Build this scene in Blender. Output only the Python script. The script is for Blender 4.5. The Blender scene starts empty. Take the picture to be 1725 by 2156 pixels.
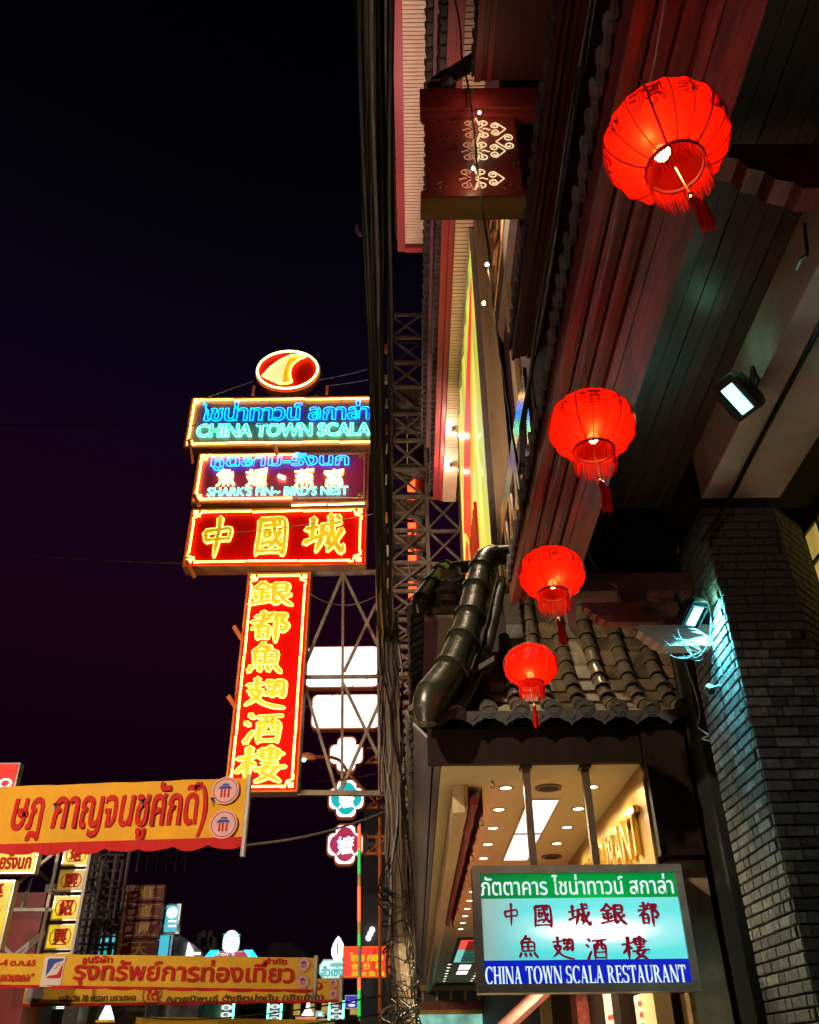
import bpy, math, random
from mathutils import Vector, Matrix
R = math.radians
rnd = random.Random(7)
sc = bpy.context.scene
C = sc.collection

# ------------------------------------------------------------------ camera, night sky, exposure
cam = bpy.data.objects.new('camera', bpy.data.cameras.new('camera'))
C.objects.link(cam)
cam.data.sensor_fit = 'HORIZONTAL'; cam.data.sensor_width = 36.0
cam.data.lens = 36.0 * 1800 / 1725
cam.data.clip_start = .05; cam.data.clip_end = 2000
CAM = Matrix.Translation((0, 0, 1.6)) @ Matrix.Rotation(R(90 + 33.2), 4, 'X') @ Matrix.Rotation(R(-.6), 4, 'Z')
cam.matrix_world = CAM
sc.camera = cam
sc.render.engine = 'CYCLES'
sc.cycles.use_denoising = True
sc.cycles.max_bounces = 6; sc.cycles.diffuse_bounces = 3; sc.cycles.glossy_bounces = 3
sc.cycles.transmission_bounces = 4; sc.cycles.transparent_max_bounces = 8
sc.cycles.caustics_reflective = False; sc.cycles.caustics_refractive = False
sc.cycles.sample_clamp_indirect = 6.0
sc.view_settings.view_transform = 'Standard'
sc.view_settings.look = 'None'
sc.view_settings.exposure = 0; sc.view_settings.gamma = 1
w = bpy.data.worlds.new('World'); sc.world = w; w.use_nodes = True
nt = w.node_tree; nt.nodes.clear()
wo = nt.nodes.new('ShaderNodeOutputWorld'); bg = nt.nodes.new('ShaderNodeBackground')
sky = nt.nodes.new('ShaderNodeTexSky'); sky.sky_type = 'NISHITA'; sky.sun_disc = False
sky.sun_elevation = R(-9); sky.sun_rotation = R(200)
tc = nt.nodes.new('ShaderNodeTexCoord'); sx = nt.nodes.new('ShaderNodeSeparateXYZ')
nt.links.new(tc.outputs['Generated'], sx.inputs[0])
cr = nt.nodes.new('ShaderNodeValToRGB'); el = cr.color_ramp.elements
el[0].position = 0.0; el[0].color = (.003, .0005, .003, 1)
el[1].position = 1.0; el[1].color = (.0002, .0002, .001, 1)
for p_, c_ in ((.21, (.0034, .0004, .0030, 1)), (.42, (.0095, .0008, .0062, 1)), (.55, (.0070, .0012, .0072, 1)), (.64, (.0038, .0014, .0070, 1)), (.777, (.0008, .0007, .0024, 1)), (.88, (.0003, .0003, .0009, 1))):
    e_ = el.new(p_); e_.color = c_
nt.links.new(sx.outputs['Z'], cr.inputs[0])
ad = nt.nodes.new('ShaderNodeMix'); ad.data_type = 'RGBA'; ad.blend_type = 'ADD'; ad.inputs[0].default_value = .01
nt.links.new(cr.outputs[0], ad.inputs[6]); nt.links.new(sky.outputs[0], ad.inputs[7])
nt.links.new(ad.outputs[2], bg.inputs[0]); bg.inputs[1].default_value = 1.0
nt.links.new(bg.outputs[0], wo.inputs[0])

CI = CAM.to_3x3(); EYE = CAM.translation
def ray(px, py):                       # sight line through a point of the 1725 x 2156 photo
    return CI @ Vector(((px - 862.5) / 1800, (1078 - py) / 1800, -1))
def at(px, py, Y=None, X=None, Z=None):  # where that sight line meets a real plane of the street
    d = ray(px, py)
    t = (Y - EYE.y) / d.y if Y is not None else (X - EYE.x) / d.x if X is not None else (Z - EYE.z) / d.z
    return EYE + d * t

# ------------------------------------------------------------------ lettering outlines (built-in font)
TEXTS = {}
def want(*a):
    for s in a: TEXTS.setdefault(s, None)
want(*'中國城銀都魚翅酒樓燕窩嬤塔牌紹興蘇成大財源廣進發福春集金行和')
want('ไชน่าทาวน์ สกาล่า', 'CHINA TOWN SCALA', 'หูฉลาม-รังนก', "SHARK'S FIN~ BIRD'S NEST", 'ษฎ กาญจนชูศักดิ์)', 'บริษัท', 'จำกัด',
     'รุ่งทรัพย์การท่องเที่ยว', 'มหามงคล”', '-4 ต.ค.65', 'เฉลิมวัย 70 พรรษา มหามงคล', '(นายนิพนธ์ ตั้งจิตมุ่งมั่น (เฮียย้ง))', 'ภัตตาคาร ไชน่าทาวน์ สกาล่า',
     'ยรังนก', 'ไทย ทอง', 'ฮั่วเซ่ง', 'ห้างทอง', 'TOWN', 'SCALA', 'CHINA', 'RESTAURANT', 'NO', 'ใต้', 'Hotel', 'ง')
def load_texts():
    tmp = []
    for s in TEXTS:
        c = bpy.data.curves.new('lettering', 'FONT'); c.body = s; c.size = 1; c.resolution_u = 3
        o = bpy.data.objects.new('lettering', c); C.objects.link(o); tmp.append((s, o, c))
    bpy.context.view_layer.update()
    dg = bpy.context.evaluated_depsgraph_get()
    for s, o, c in tmp:
        e = o.evaluated_get(dg); m = e.to_mesh()
        vs = [(v.co.x, v.co.y) for v in m.vertices]
        key = {}; rm = []
        uv = []
        for x, y in vs:
            k = (round(x, 4), round(y, 4))
            if k not in key: key[k] = len(uv); uv.append((x, y))
            rm.append(key[k])
        fs = []
        for p in m.polygons:
            f = [rm[i] for i in p.vertices]
            f = [f[i] for i in range(len(f)) if f[i] != f[i - 1]]
            if len(f) < 3: continue
            ar = sum(uv[f[i - 1]][0] * uv[f[i]][1] - uv[f[i]][0] * uv[f[i - 1]][1] for i in range(len(f)))
            if ar < 0: f.reverse()
            fs.append(f)
        cnt = {}
        for f in fs:
            for i in range(len(f)): cnt[(f[i - 1], f[i])] = 1
        nx = {}
        for a, b in cnt:
            if (b, a) not in cnt: nx.setdefault(a, []).append(b)
        loops = []
        while nx:
            a = next(iter(nx)); lp = [a]; cur = a
            while True:
                l = nx.get(cur)
                if not l: break
                b = l.pop()
                if not l: del nx[cur]
                if b == a: break
                lp.append(b); cur = b
            if len(lp) > 2: loops.append(lp)
        x0 = min(p[0] for p in uv); x1 = max(p[0] for p in uv); y0 = min(p[1] for p in uv); y1 = max(p[1] for p in uv)
        TEXTS[s] = ([((x - x0), (y - y0)) for x, y in uv], fs, loops, x1 - x0, y1 - y0)
        e.to_mesh_clear()
    for s, o, c in tmp:
        bpy.data.objects.remove(o); bpy.data.curves.remove(c)
load_texts()
def glyph(s, fat=0.0, brush=0.0):      # (points, faces, loops) in the unit box; fat widens the strokes, brush gives a hand-drawn sway
    uv, fs, loops, W, H = TEXTS[s]
    pts = [list(p) for p in uv]
    if fat:
        for lp in loops:
            n = len(lp)
            for i in range(n):
                a, b, c = uv[lp[i - 1]], uv[lp[i]], uv[lp[(i + 1) % n]]
                d1 = Vector((b[0] - a[0], b[1] - a[1])); d2 = Vector((c[0] - b[0], c[1] - b[1]))
                if d1.length < 1e-6 or d2.length < 1e-6: continue
                t = d1.normalized() + d2.normalized()
                if t.length < .2: continue
                t.normalize(); k = 1 / max(.5, t.dot(d1.normalized()))
                pts[lp[i]][0] = b[0] + t.y * fat * k * 1.25; pts[lp[i]][1] = b[1] - t.x * fat * k * .75
    if brush:
        for p in pts:
            x, y = p
            p[1] = y + .16 * brush * (x - W / 2) + .035 * brush * math.sin(5 * x + 3 * y)
            p[0] = x + .05 * brush * math.sin(6 * y + 2 * x) + .05 * brush * (y - H / 2) * (x - W / 2)
    return [(x / W, y / H) for x, y in pts], fs, loops

# ------------------------------------------------------------------ mesh helpers
class Frame:                            # a board in space: origin, right, up, outward normal
    def __init__(s, o, r, u): s.o = Vector(o); s.r = Vector(r).normalized(); s.u = Vector(u).normalized(); s.n = s.r.cross(s.u)
    def p(s, a, b, c=0.0): return s.o + s.r * a + s.u * b + s.n * c
def front(o): return Frame(o, (1, 0, 0), (0, 0, 1))       # faces the camera end of the street
def side(o): return Frame(o, (0, -1, 0), (0, 0, 1))       # on the right-hand facades, faces the road

def wl(o):
    v = Vector((0, 0, 0))
    while o is not None: v += o.location; o = o.parent
    return v
class MB:
    def __init__(s): s.v = []; s.f = []
    def add(s, vs, fs):
        n = len(s.v); s.v += [Vector(v) for v in vs]; s.f += [[i + n for i in f] for f in fs]; return s
    def box(s, x0, x1, y0, y1, z0, z1):
        return s.add([(x0, y0, z0), (x1, y0, z0), (x1, y1, z0), (x0, y1, z0), (x0, y0, z1), (x1, y0, z1), (x1, y1, z1), (x0, y1, z1)],
                     [(0, 3, 2, 1), (4, 5, 6, 7), (0, 1, 5, 4), (1, 2, 6, 5), (2, 3, 7, 6), (3, 0, 4, 7)])
    def fbox(s, F, a0, a1, b0, b1, c0, c1):
        return s.add([F.p(a, b, c) for c in (c0, c1) for a, b in ((a0, b0), (a1, b0), (a1, b1), (a0, b1))],
                     [(0, 3, 2, 1), (4, 5, 6, 7), (0, 1, 5, 4), (1, 2, 6, 5), (2, 3, 7, 6), (3, 0, 4, 7)])
    def beam(s, p, q, w, h=None):
        p = Vector(p); q = Vector(q); h = h or w; d = (q - p).normalized()
        a = d.cross(Vector((0, 0, 1)))
        if a.length < .05: a = Vector((1, 0, 0))
        a.normalize(); b = a.cross(d).normalized()
        vs = [e + a * i * w / 2 + b * j * h / 2 for e in (p, q) for i, j in ((-1, -1), (1, -1), (1, 1), (-1, 1))]
        return s.add(vs, [(0, 1, 2, 3), (7, 6, 5, 4), (0, 4, 5, 1), (1, 5, 6, 2), (2, 6, 7, 3), (3, 7, 4, 0)])
    def tube(s, pts, r, n=6, closed=False, half=False):
        pts = [Vector(p) for p in pts]; m = len(pts)
        if m < 2: return s
        rr = r if isinstance(r, (list, tuple)) else [r] * m
        vs = []; a = None
        for i in range(m):
            p0 = pts[i - 1] if (i or closed) else pts[0]; p1 = pts[(i + 1) % m] if (i < m - 1 or closed) else pts[-1]
            d = p1 - p0
            if d.length < 1e-9: d = pts[i] - p0 if (pts[i] - p0).length > 1e-9 else Vector((0, 0, 1))
            d.normalize()
            if a is None:
                a = d.cross(Vector((0, 0, 1)))
                if a.length < .1: a = d.cross(Vector((0, 1, 0)))
            a = a - d * a.dot(d)
            if a.length < 1e-6: a = d.orthogonal()
            a.normalize(); b = d.cross(a)
            for k in range(n):
                t = 2 * math.pi * k / n
                vs.append(pts[i] + (a * math.cos(t) + b * math.sin(t)) * rr[i])
        fs = []
        for i in range(m if closed else m - 1):
            j = (i + 1) % m
            for k in range(n):
                l = (k + 1) % n
                fs.append((i * n + k, i * n + l, j * n + l, j * n + k))
        if not closed: fs += [tuple(range(n - 1, -1, -1)), tuple(range((m - 1) * n, m * n))]
        return s.add(vs, fs)
    def prism(s, F, poly, c0, c1):
        n = len(poly)
        vs = [F.p(a, b, c0) for a, b in poly] + [F.p(a, b, c1) for a, b in poly]
        return s.add(vs, [tuple(range(n - 1, -1, -1)), tuple(range(n, 2 * n))] + [(i, (i + 1) % n, n + (i + 1) % n, n + i) for i in range(n)])
    def lathe(s, prof, c, n=16, M=None, wob=None):
        c = Vector(c); vs = []
        for r, z in prof:
            for k in range(n):
                t = 2 * math.pi * k / n; q = r * (wob(k) if wob else 1)
                v = Vector((q * math.cos(t), q * math.sin(t), z)); vs.append(c + (M @ v if M else v))
        m = len(prof)
        return s.add(vs, [(i * n + k, i * n + (k + 1) % n, (i + 1) * n + (k + 1) % n, (i + 1) * n + k) for i in range(m - 1) for k in range(n)])
    def disc(s, F, a, b, ra, rb, c, n=20, thick=0):
        poly = [(a + ra * math.cos(2 * math.pi * k / n), b + rb * math.sin(2 * math.pi * k / n)) for k in range(n)]
        if thick: return s.prism(F, poly, c, c + thick)
        return s.add([F.p(x, y, c) for x, y in poly], [tuple(range(n))])
    def text(s, F, t, a, b, W, H, c, fat=0, brush=0, d=.004):   # solid letters standing d proud
        pts, fs, loops = glyph(t, fat, brush)
        n = len(pts)
        s.add([F.p(a + x * W, b + y * H, c + d) for x, y in pts], fs)
        vs = [F.p(a + x * W, b + y * H, c + d) for x, y in pts] + [F.p(a + x * W, b + y * H, c) for x, y in pts]
        return s.add(vs, [(lp[i - 1], lp[i - 1] + n, lp[i] + n, lp[i]) for lp in loops for i in range(len(lp))])
    def neon(s, F, t, a, b, W, H, c, r, fat=0, brush=0, n=4, minseg=0.0):
        pts, fs, loops = glyph(t, fat, brush)
        for lp in loops:
            q = []
            for i in lp:
                v = F.p(a + pts[i][0] * W, b + pts[i][1] * H, c)
                if not q or (v - q[-1]).length > max(minseg, r * .8): q.append(v)
            if len(q) > 2: s.tube(q, r, n, closed=True)
        return s
    def build(s, name, m, parent=None, smooth=False, loc=None, kind=None, label=None):
        me = bpy.data.meshes.new(name)
        base = wl(parent) if parent is not None else Vector((0, 0, 0))
        if loc is not None: base = base + (Vector(loc) - base)
        me.from_pydata([v - base for v in s.v], [], s.f); me.materials.append(m)
        if smooth:
            me.polygons.foreach_set('use_smooth', [True] * len(me.polygons)); me.set_sharp_from_angle(angle=R(40))
        o = bpy.data.objects.new(name, me); C.objects.link(o)
        if parent is not None: o.parent = parent; o.location = base - wl(parent)
        else: o.location = base
        if kind: o['kind'] = kind
        if label: o['label'] = label
        return o
def inst(name, me, M, parent, mtl=None):
    o = bpy.data.objects.new(name, me); C.objects.link(o); o.parent = parent
    B = Matrix.Translation(-wl(parent)) @ M
    o.matrix_basis = B
    return o
def mesh_of(mb, name, m, smooth=False):
    me = bpy.data.meshes.new(name); me.from_pydata(mb.v, [], mb.f); me.materials.append(m)
    if smooth:
        me.polygons.foreach_set('use_smooth', [True] * len(me.polygons)); me.set_sharp_from_angle(angle=R(40))
    return me
def thing(name, label, cat, loc, group=None):
    o = bpy.data.objects.new(name, None); C.objects.link(o); o.location = loc; o.empty_display_size = .1
    o['label'] = label; o['category'] = cat
    if group: o['group'] = group
    return o
def tag(o, label, cat, group=None):
    o['label'] = label; o['category'] = cat
    if group: o['group'] = group
    return o
def lamp(kind, loc, watts, col, parent=None, radius=.05, to=None, cone=None, blend=.5):
    l = bpy.data.lights.new('lamp_light', kind); l.energy = watts; l.color = col
    if kind in ('POINT', 'SPOT'): l.shadow_soft_size = radius
    if cone: l.spot_size = R(cone); l.spot_blend = blend
    o = bpy.data.objects.new('lamp_light', l); C.objects.link(o)
    if parent is not None: o.parent = parent; o.location = Vector(loc) - wl(parent)
    else: o.location = loc
    if to is not None: o.rotation_euler = (Vector(to) - Vector(loc)).to_track_quat('-Z', 'Y').to_euler()
    return o
def sag(p, q, d, n=14):
    p = Vector(p); q = Vector(q)
    return [p.lerp(q, i / n) - Vector((0, 0, d * 4 * (i / n) * (1 - i / n))) for i in range(n + 1)]
def smooth_path(pts, k=5):
    pts = [Vector(p) for p in pts]; out = []
    for i in range(len(pts) - 1):
        a, b, c, d = pts[max(i - 1, 0)], pts[i], pts[i + 1], pts[min(i + 2, len(pts) - 1)]
        for j in range(k):
            t = j / k
            out.append(.5 * ((2 * b) + (c - a) * t + (2 * a - 5 * b + 4 * c - d) * t * t + (3 * b - a - 3 * c + d) * t ** 3))
    return out + [pts[-1]]

# ------------------------------------------------------------------ materials
def pbr(name, col, rough=.6, metal=0, var=.3, scale=6, bump=.15, each=0, stretch=None, grime=None):
    m = bpy.data.materials.new(name); m.use_nodes = True; t = m.node_tree; b = t.nodes['Principled BSDF']
    b.inputs['Roughness'].default_value = rough; b.inputs['Metallic'].default_value = metal
    co = t.nodes.new('ShaderNodeTexCoord'); mp = t.nodes.new('ShaderNodeMapping')
    t.links.new(co.outputs['Object'], mp.inputs[0])
    if stretch: mp.inputs['Scale'].default_value = stretch
    src = mp.outputs[0]
    if each:
        oi = t.nodes.new('ShaderNodeObjectInfo'); va = t.nodes.new('ShaderNodeVectorMath'); va.operation = 'ADD'
        ml = t.nodes.new('ShaderNodeMath'); ml.operation = 'MULTIPLY'; ml.inputs[1].default_value = 37
        t.links.new(oi.outputs['Random'], ml.inputs[0]); t.links.new(mp.outputs[0], va.inputs[0]); t.links.new(ml.outputs[0], va.inputs[1]); src = va.outputs[0]
    no = t.nodes.new('ShaderNodeTexNoise'); no.inputs['Scale'].default_value = scale; no.inputs['Detail'].default_value = 6; no.inputs['Roughness'].default_value = .65
    t.links.new(src, no.inputs['Vector'])
    rp = t.nodes.new('ShaderNodeMapRange'); rp.inputs[1].default_value = .3; rp.inputs[2].default_value = .7; rp.inputs[3].default_value = 1 - var; rp.inputs[4].default_value = 1 + var
    t.links.new(no.outputs['Fac'], rp.inputs[0]); f = rp.outputs[0]
    if each:
        r2 = t.nodes.new('ShaderNodeMapRange'); r2.inputs[3].default_value = 1 - each; r2.inputs[4].default_value = 1 + each
        mu = t.nodes.new('ShaderNodeMath'); mu.operation = 'MULTIPLY'
        t.links.new(oi.outputs['Random'], r2.inputs[0]); t.links.new(r2.outputs[0], mu.inputs[0]); t.links.new(f, mu.inputs[1]); f = mu.outputs[0]
    vm = t.nodes.new('ShaderNodeVectorMath'); vm.operation = 'SCALE'; vm.inputs[0].default_value = col[:3]
    t.links.new(f, vm.inputs['Scale']); last = vm.outputs[0]
    if grime:
        n2 = t.nodes.new('ShaderNodeTexNoise'); n2.inputs['Scale'].default_value = scale * .35; n2.inputs['Detail'].default_value = 8
        t.links.new(src, n2.inputs['Vector'])
        r3 = t.nodes.new('ShaderNodeMapRange'); r3.inputs[1].default_value = .48; r3.inputs[2].default_value = .68
        t.links.new(n2.outputs['Fac'], r3.inputs[0])
        mx = t.nodes.new('ShaderNodeMix'); mx.data_type = 'RGBA'; mx.inputs[7].default_value = (*grime, 1)
        t.links.new(r3.outputs[0], mx.inputs[0]); t.links.new(last, mx.inputs[6]); last = mx.outputs[2]
    t.links.new(last, b.inputs['Base Color'])
    if bump:
        bp = t.nodes.new('ShaderNodeBump'); bp.inputs['Strength'].default_value = bump; bp.inputs['Distance'].default_value = .02
        t.links.new(no.outputs['Fac'], bp.inputs['Height']); t.links.new(bp.outputs[0], b.inputs['Normal'])
    rr = t.nodes.new('ShaderNodeMapRange'); rr.inputs[3].default_value = max(.05, rough - .12); rr.inputs[4].default_value = min(1, rough + .12)
    t.links.new(no.outputs['Fac'], rr.inputs[0]); t.links.new(rr.outputs[0], b.inputs['Roughness'])
    return m
def glow(name, col, k, base=(.02, .02, .02), var=0, scale=3, stretch=None):
    m = bpy.data.materials.new(name); m.use_nodes = True; b = m.node_tree.nodes['Principled BSDF']; t = m.node_tree
    b.inputs['Base Color'].default_value = (*base, 1); b.inputs['Emission Color'].default_value = (*col, 1); b.inputs['Emission Strength'].default_value = k
    b.inputs['Roughness'].default_value = .35
    if var:
        co = t.nodes.new('ShaderNodeTexCoord'); mp = t.nodes.new('ShaderNodeMapping')
        if stretch: mp.inputs['Scale'].default_value = stretch
        no = t.nodes.new('ShaderNodeTexNoise'); no.inputs['Scale'].default_value = scale; no.inputs['Detail'].default_value = 3
        rp = t.nodes.new('ShaderNodeMapRange'); rp.inputs[1].default_value = .3; rp.inputs[2].default_value = .7
        rp.inputs[3].default_value = k * (1 - var); rp.inputs[4].default_value = k * (1 + var)
        t.links.new(co.outputs['Object'], mp.inputs[0]); t.links.new(mp.outputs[0], no.inputs['Vector']); t.links.new(no.outputs['Fac'], rp.inputs[0]); t.links.new(rp.outputs[0], b.inputs['Emission Strength'])
    return m
def cloth(name, col, tr=.5, thin=.0):
    m = bpy.data.materials.new(name); m.use_nodes = True; t = m.node_tree; t.nodes.clear()
    o = t.nodes.new('ShaderNodeOutputMaterial'); d = t.nodes.new('ShaderNodeBsdfDiffuse'); r = t.nodes.new('ShaderNodeBsdfTranslucent'); mx = t.nodes.new('ShaderNodeMixShader')
    co = t.nodes.new('ShaderNodeTexCoord'); no = t.nodes.new('ShaderNodeTexNoise'); no.inputs['Scale'].default_value = 9; no.inputs['Detail'].default_value = 5
    rp = t.nodes.new('ShaderNodeMapRange'); rp.inputs[3].default_value = .8; rp.inputs[4].default_value = 1.15
    vm = t.nodes.new('ShaderNodeVectorMath'); vm.operation = 'SCALE'; vm.inputs[0].default_value = col
    t.links.new(co.outputs['Object'], no.inputs['Vector']); t.links.new(no.outputs['Fac'], rp.inputs[0]); t.links.new(rp.outputs[0], vm.inputs['Scale'])
    t.links.new(vm.outputs[0], d.inputs[0]); t.links.new(vm.outputs[0], r.inputs[0]); mx.inputs[0].default_value = tr
    t.links.new(d.outputs[0], mx.inputs[1]); t.links.new(r.outputs[0], mx.inputs[2])
    tp = t.nodes.new('ShaderNodeBsdfTransparent'); tp.inputs[0].default_value = (1, .75, .45, 1); m2 = t.nodes.new('ShaderNodeMixShader'); m2.inputs[0].default_value = thin
    t.links.new(mx.outputs[0], m2.inputs[1]); t.links.new(tp.outputs[0], m2.inputs[2]); t.links.new(m2.outputs[0], o.inputs[0])
    return m
M = {}
M['red_wood'] = pbr('red painted timber', (.25, .034, .026), .5, var=.5, scale=4, bump=.3, stretch=(6, .6, 6), grime=(.05, .012, .014))
M['dark_red'] = pbr('dark maroon timber', (.11, .02, .02), .5, var=.35, scale=3, stretch=(6, .6, 6))
M['maroon'] = pbr('maroon plaster', (.09, .02, .03), .7, var=.3, scale=1.2)
M['plank'] = pbr('dark brown ceiling board', (.062, .026, .018), .38, var=.4, scale=3, stretch=(8, .5, 8), each=.3)
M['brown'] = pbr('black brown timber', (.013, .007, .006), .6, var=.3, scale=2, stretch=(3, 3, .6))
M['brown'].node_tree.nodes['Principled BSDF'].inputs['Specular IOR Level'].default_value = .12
M['tile'] = pbr('dark glazed roof tile', (.07, .052, .034), .24, var=.4, scale=9, bump=.3, each=.35, grime=(.1, .08, .06))
M['tile_dull'] = pbr('unglazed grey roof tile', (.075, .066, .062), .6, var=.4, scale=8, bump=.3, each=.3)
M['pan'] = pbr('flat clay pan tile', (.085, .058, .03), .45, var=.5, scale=7, bump=.4, each=.45, grime=(.14, .10, .06))
M['ridge'] = pbr('olive glazed ridge tile', (.018, .019, .011), .3, var=.5, scale=7, bump=.35, each=.35, grime=(.035, .024, .015))
M['plaster'] = pbr('pinkish cream plaster', (.66, .49, .42), .8, var=.15, scale=2.5, grime=(.3, .17, .15))
M['brick'] = pbr('split face grey brick', (.15, .158, .16), .75, var=.4, scale=26, bump=.9, each=.65, grime=(.075, .08, .085))
M['mortar'] = pbr('dark mortar', (.02, .02, .022), .9, var=.3, scale=20)
M['cream'] = pbr('cream painted ceiling', (.70, .56, .34), .7, var=.06, scale=1.5, bump=.05)
M['cream2'] = pbr('stained cream trim', (.5, .37, .22), .7, var=.2, scale=3, stretch=(3, .5, 3))
M['gold_wall'] = pbr('brushed gold panel', (.40, .24, .055), .35, .6, var=.2, scale=2, bump=.1)
M['gold'] = pbr('polished gold letter', (.9, .62, .12), .2, .9, var=.15, scale=5, bump=.1)
M['brown_metal'] = pbr('brown painted steel', (.1, .065, .045), .5, .2, var=.3, scale=5)
M['steel'] = pbr('rusty galvanised steel', (.24, .19, .15), .6, .3, var=.4, scale=4, grime=(.14, .07, .04))
M['white_steel'] = pbr('dull white steel', (.5, .47, .46), .5, .1, var=.2, scale=4)
M['orange'] = pbr('orange painted steel', (.6, .14, .03), .45, var=.25, scale=4)
M['purple_fascia'] = pbr('mauve painted fascia', (.26, .1, .14), .45, var=.15, scale=1.5, stretch=(1, .5, 1))
M['red_fascia'] = pbr('crimson painted fascia', (.34, .04, .05), .4, var=.2, scale=1.2, stretch=(1, .4, 1))
M['soffit'] = pbr('cream soffit slat', (.66, .46, .33), .6, var=.12, scale=2)
M['soffit_gap'] = pbr('soffit joint', (.05, .03, .025), .9)
M['marble'] = pbr('brushed pier cladding', (.6, .46, .25), .3, .35, var=.25, scale=1.4, stretch=(3, 3, .25), bump=.05)
M['grey_wall'] = pbr('grey violet panel', (.3, .25, .29), .45, var=.25, scale=2, stretch=(1, .5, 1), grime=(.2, .16, .18))
M['concrete'] = pbr('grey concrete', (.3, .28, .26), .85, var=.3, scale=4, grime=(.14, .11, .1))
M['pole_wood'] = pbr('weathered pole', (.2, .15, .11), .85, var=.45, scale=6, stretch=(4, 4, .4), bump=.5)
M['cable'] = pbr('black rubber cable', (.010, .010, .012), .38, var=.3, scale=6, bump=0)
M['cable_pale'] = pbr('pale worn cable', (.22, .215, .22), .5, var=.4, scale=9, bump=0)
M['wire_white'] = pbr('white flex', (.2, .205, .2), .45, var=.1)
M['black'] = pbr('black enamel', (.02, .022, .022), .4, var=.2)
M['dark'] = pbr('night grey render', (.09, .085, .095), .9, var=.3, scale=.5)
M['mirror_panel'] = pbr('polished aluminium panel', (.85, .8, .82), .18, 1.0, var=.08, scale=1, bump=.03)
M['lattice'] = pbr('amber timber lattice', (.5, .24, .08), .5, var=.3, scale=3)
M['sign_red'] = pbr('scarlet sign enamel', (.62, .0012, .001), .55, var=.12, scale=2)
M['sign_red'].node_tree.nodes['Principled BSDF'].inputs['Specular IOR Level'].default_value = .08
M['sign_pale'] = pbr('pale sign enamel', (.5, .42, .36), .45, var=.2, scale=2.5, stretch=(1, 1, .3))
M['sign_box'] = pbr('orange brown sign case', (.4, .14, .03), .5, var=.3, scale=2, grime=(.2, .05, .02))
M['banner'] = pbr('saffron banner cloth', (.82, .42, .02), .8, var=.12, scale=1.4, bump=.1)
M['banner2'] = pbr('yellow banner cloth', (.8, .48, .03), .8, var=.14, scale=1.4, bump=.1)
M['banner_red'] = pbr('red printed ink', (.6, .012, .012), .8, var=.1)
M['banner_dark'] = pbr('brown printed ink', (.14, .06, .015), .8, var=.1)
M['pinkish'] = pbr('pale pink print', (.8, .5, .5), .8, var=.1)
M['white_print'] = pbr('white print', (.8, .72, .74), .8, var=.06)
M['blue_print'] = pbr('blue print', (.03, .07, .4), .7, var=.1)
M['asphalt'] = pbr('worn asphalt', (.05, .05, .052), .8, var=.3, scale=9)
M['pave'] = pbr('cream paving tile', (.72, .64, .5), .5, var=.15, scale=4)
M['kerb'] = pbr('kerb concrete', (.35, .33, .31), .8)
M['brownsign'] = pbr('faded maroon signboard', (.2, .04, .035), .6, var=.25, scale=3)
M['fadedgold'] = pbr('faded gold paint', (.5, .32, .12), .5, var=.2)
M['grid'] = pbr('galvanised scaffold tube', (.14, .12, .13), .6, .2, var=.3)
M['leaf'] = pbr('dark leaf', (.05, .08, .03), .6, var=.4)
M['red_blind'] = pbr('dark red rolled blind', (.22, .025, .03), .35, var=.35, scale=10, stretch=(1, 1, 1), bump=.6)
M['silver'] = pbr('brushed aluminium frame', (.42, .4, .38), .35, .7, var=.2, scale=3)
M['red_roofpanel'] = pbr('red carved board', (.3, .035, .035), .42, var=.2, scale=2)
M['goldbrown'] = pbr('ochre painted edge', (.34, .2, .05), .45, var=.25, scale=2)
# things that give light
M['n_yellow'] = glow('yellow neon', (1, .60, .075), 10)
M['n_gold'] = glow('gold neon', (1, .48, .012), 9)
M['n_cream'] = glow('cream neon', (1, .68, .2), 8)
M['n_blue'] = glow('blue neon', (.0, .20, 1), 9)
M['n_green'] = glow('green neon', (.085, 1, .45), 8)
M['n_red'] = glow('red neon', (1, .045, .01), 6)
M['n_cream2'] = glow('cream lit letter', (1, .55, .25), 1.0)
M['n_char'] = glow('pale gold neon', (1, .80, .12), 4.0)
M['char_gold'] = glow('glowing gold enamel', (.78, .50, .008), .62, (.7, .45, .05), var=.4, scale=3)  # its glow stands in for neon light falling on the plates
M['sign_dusk'] = pbr('plum sign enamel', (.22, .11, .17), .45, var=.2, scale=2.5, stretch=(1, 1, .3))
M['sign_plum'] = pbr('crimson plum enamel', (.40, .03, .15), .45, var=.2, scale=2.5, stretch=(1, 1, .3))
M['w_white'] = glow('white light box', (1, 1, 1), 1.8)
M['w_warm'] = glow('warm lamp lens', (1, .86, .6), 9)
M['w_cool'] = glow('cool lamp lens', (.38, 1, .88), 2.4)
M['bulb'] = glow('bulb', (1, .62, .2), 70)
M['fairy'] = glow('fairy bulb', (1, .75, .35), 60)
M['billboard'] = glow('back lit yellow fabric', (.72, .74, .10), .82, (.4, .4, .1), var=.35, scale=.9, stretch=(1, 2.6, .12))
M['g_red'] = glow('glowing red face', (1, .03, .015), .85, (.3, .01, .01))
M['g_yellow'] = glow('glowing yellow face', (1, .66, .01), .75, (.12, .08, .0), var=.3, scale=1.5)
M['g_amber'] = glow('dim amber face', (.62, .32, .02), .55, (.12, .08, .0), var=.3, scale=1.5)
M['g_teal'] = glow('glowing teal face', (.0, .62, .62), .8)
M['g_cyan'] = glow('glowing cyan face', (.1, .75, .95), .7)
M['g_pink'] = glow('glowing crimson face', (.62, .03, .12), .7, var=.3, scale=2)
M['g_green'] = glow('glowing green face', (.0, .34, .09), .5)
M['g_blue'] = glow('glowing blue face', (.0, .012, .62), .8)
M['g_white'] = glow('glowing white print', (.8, 1, .97), 1.0)
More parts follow.
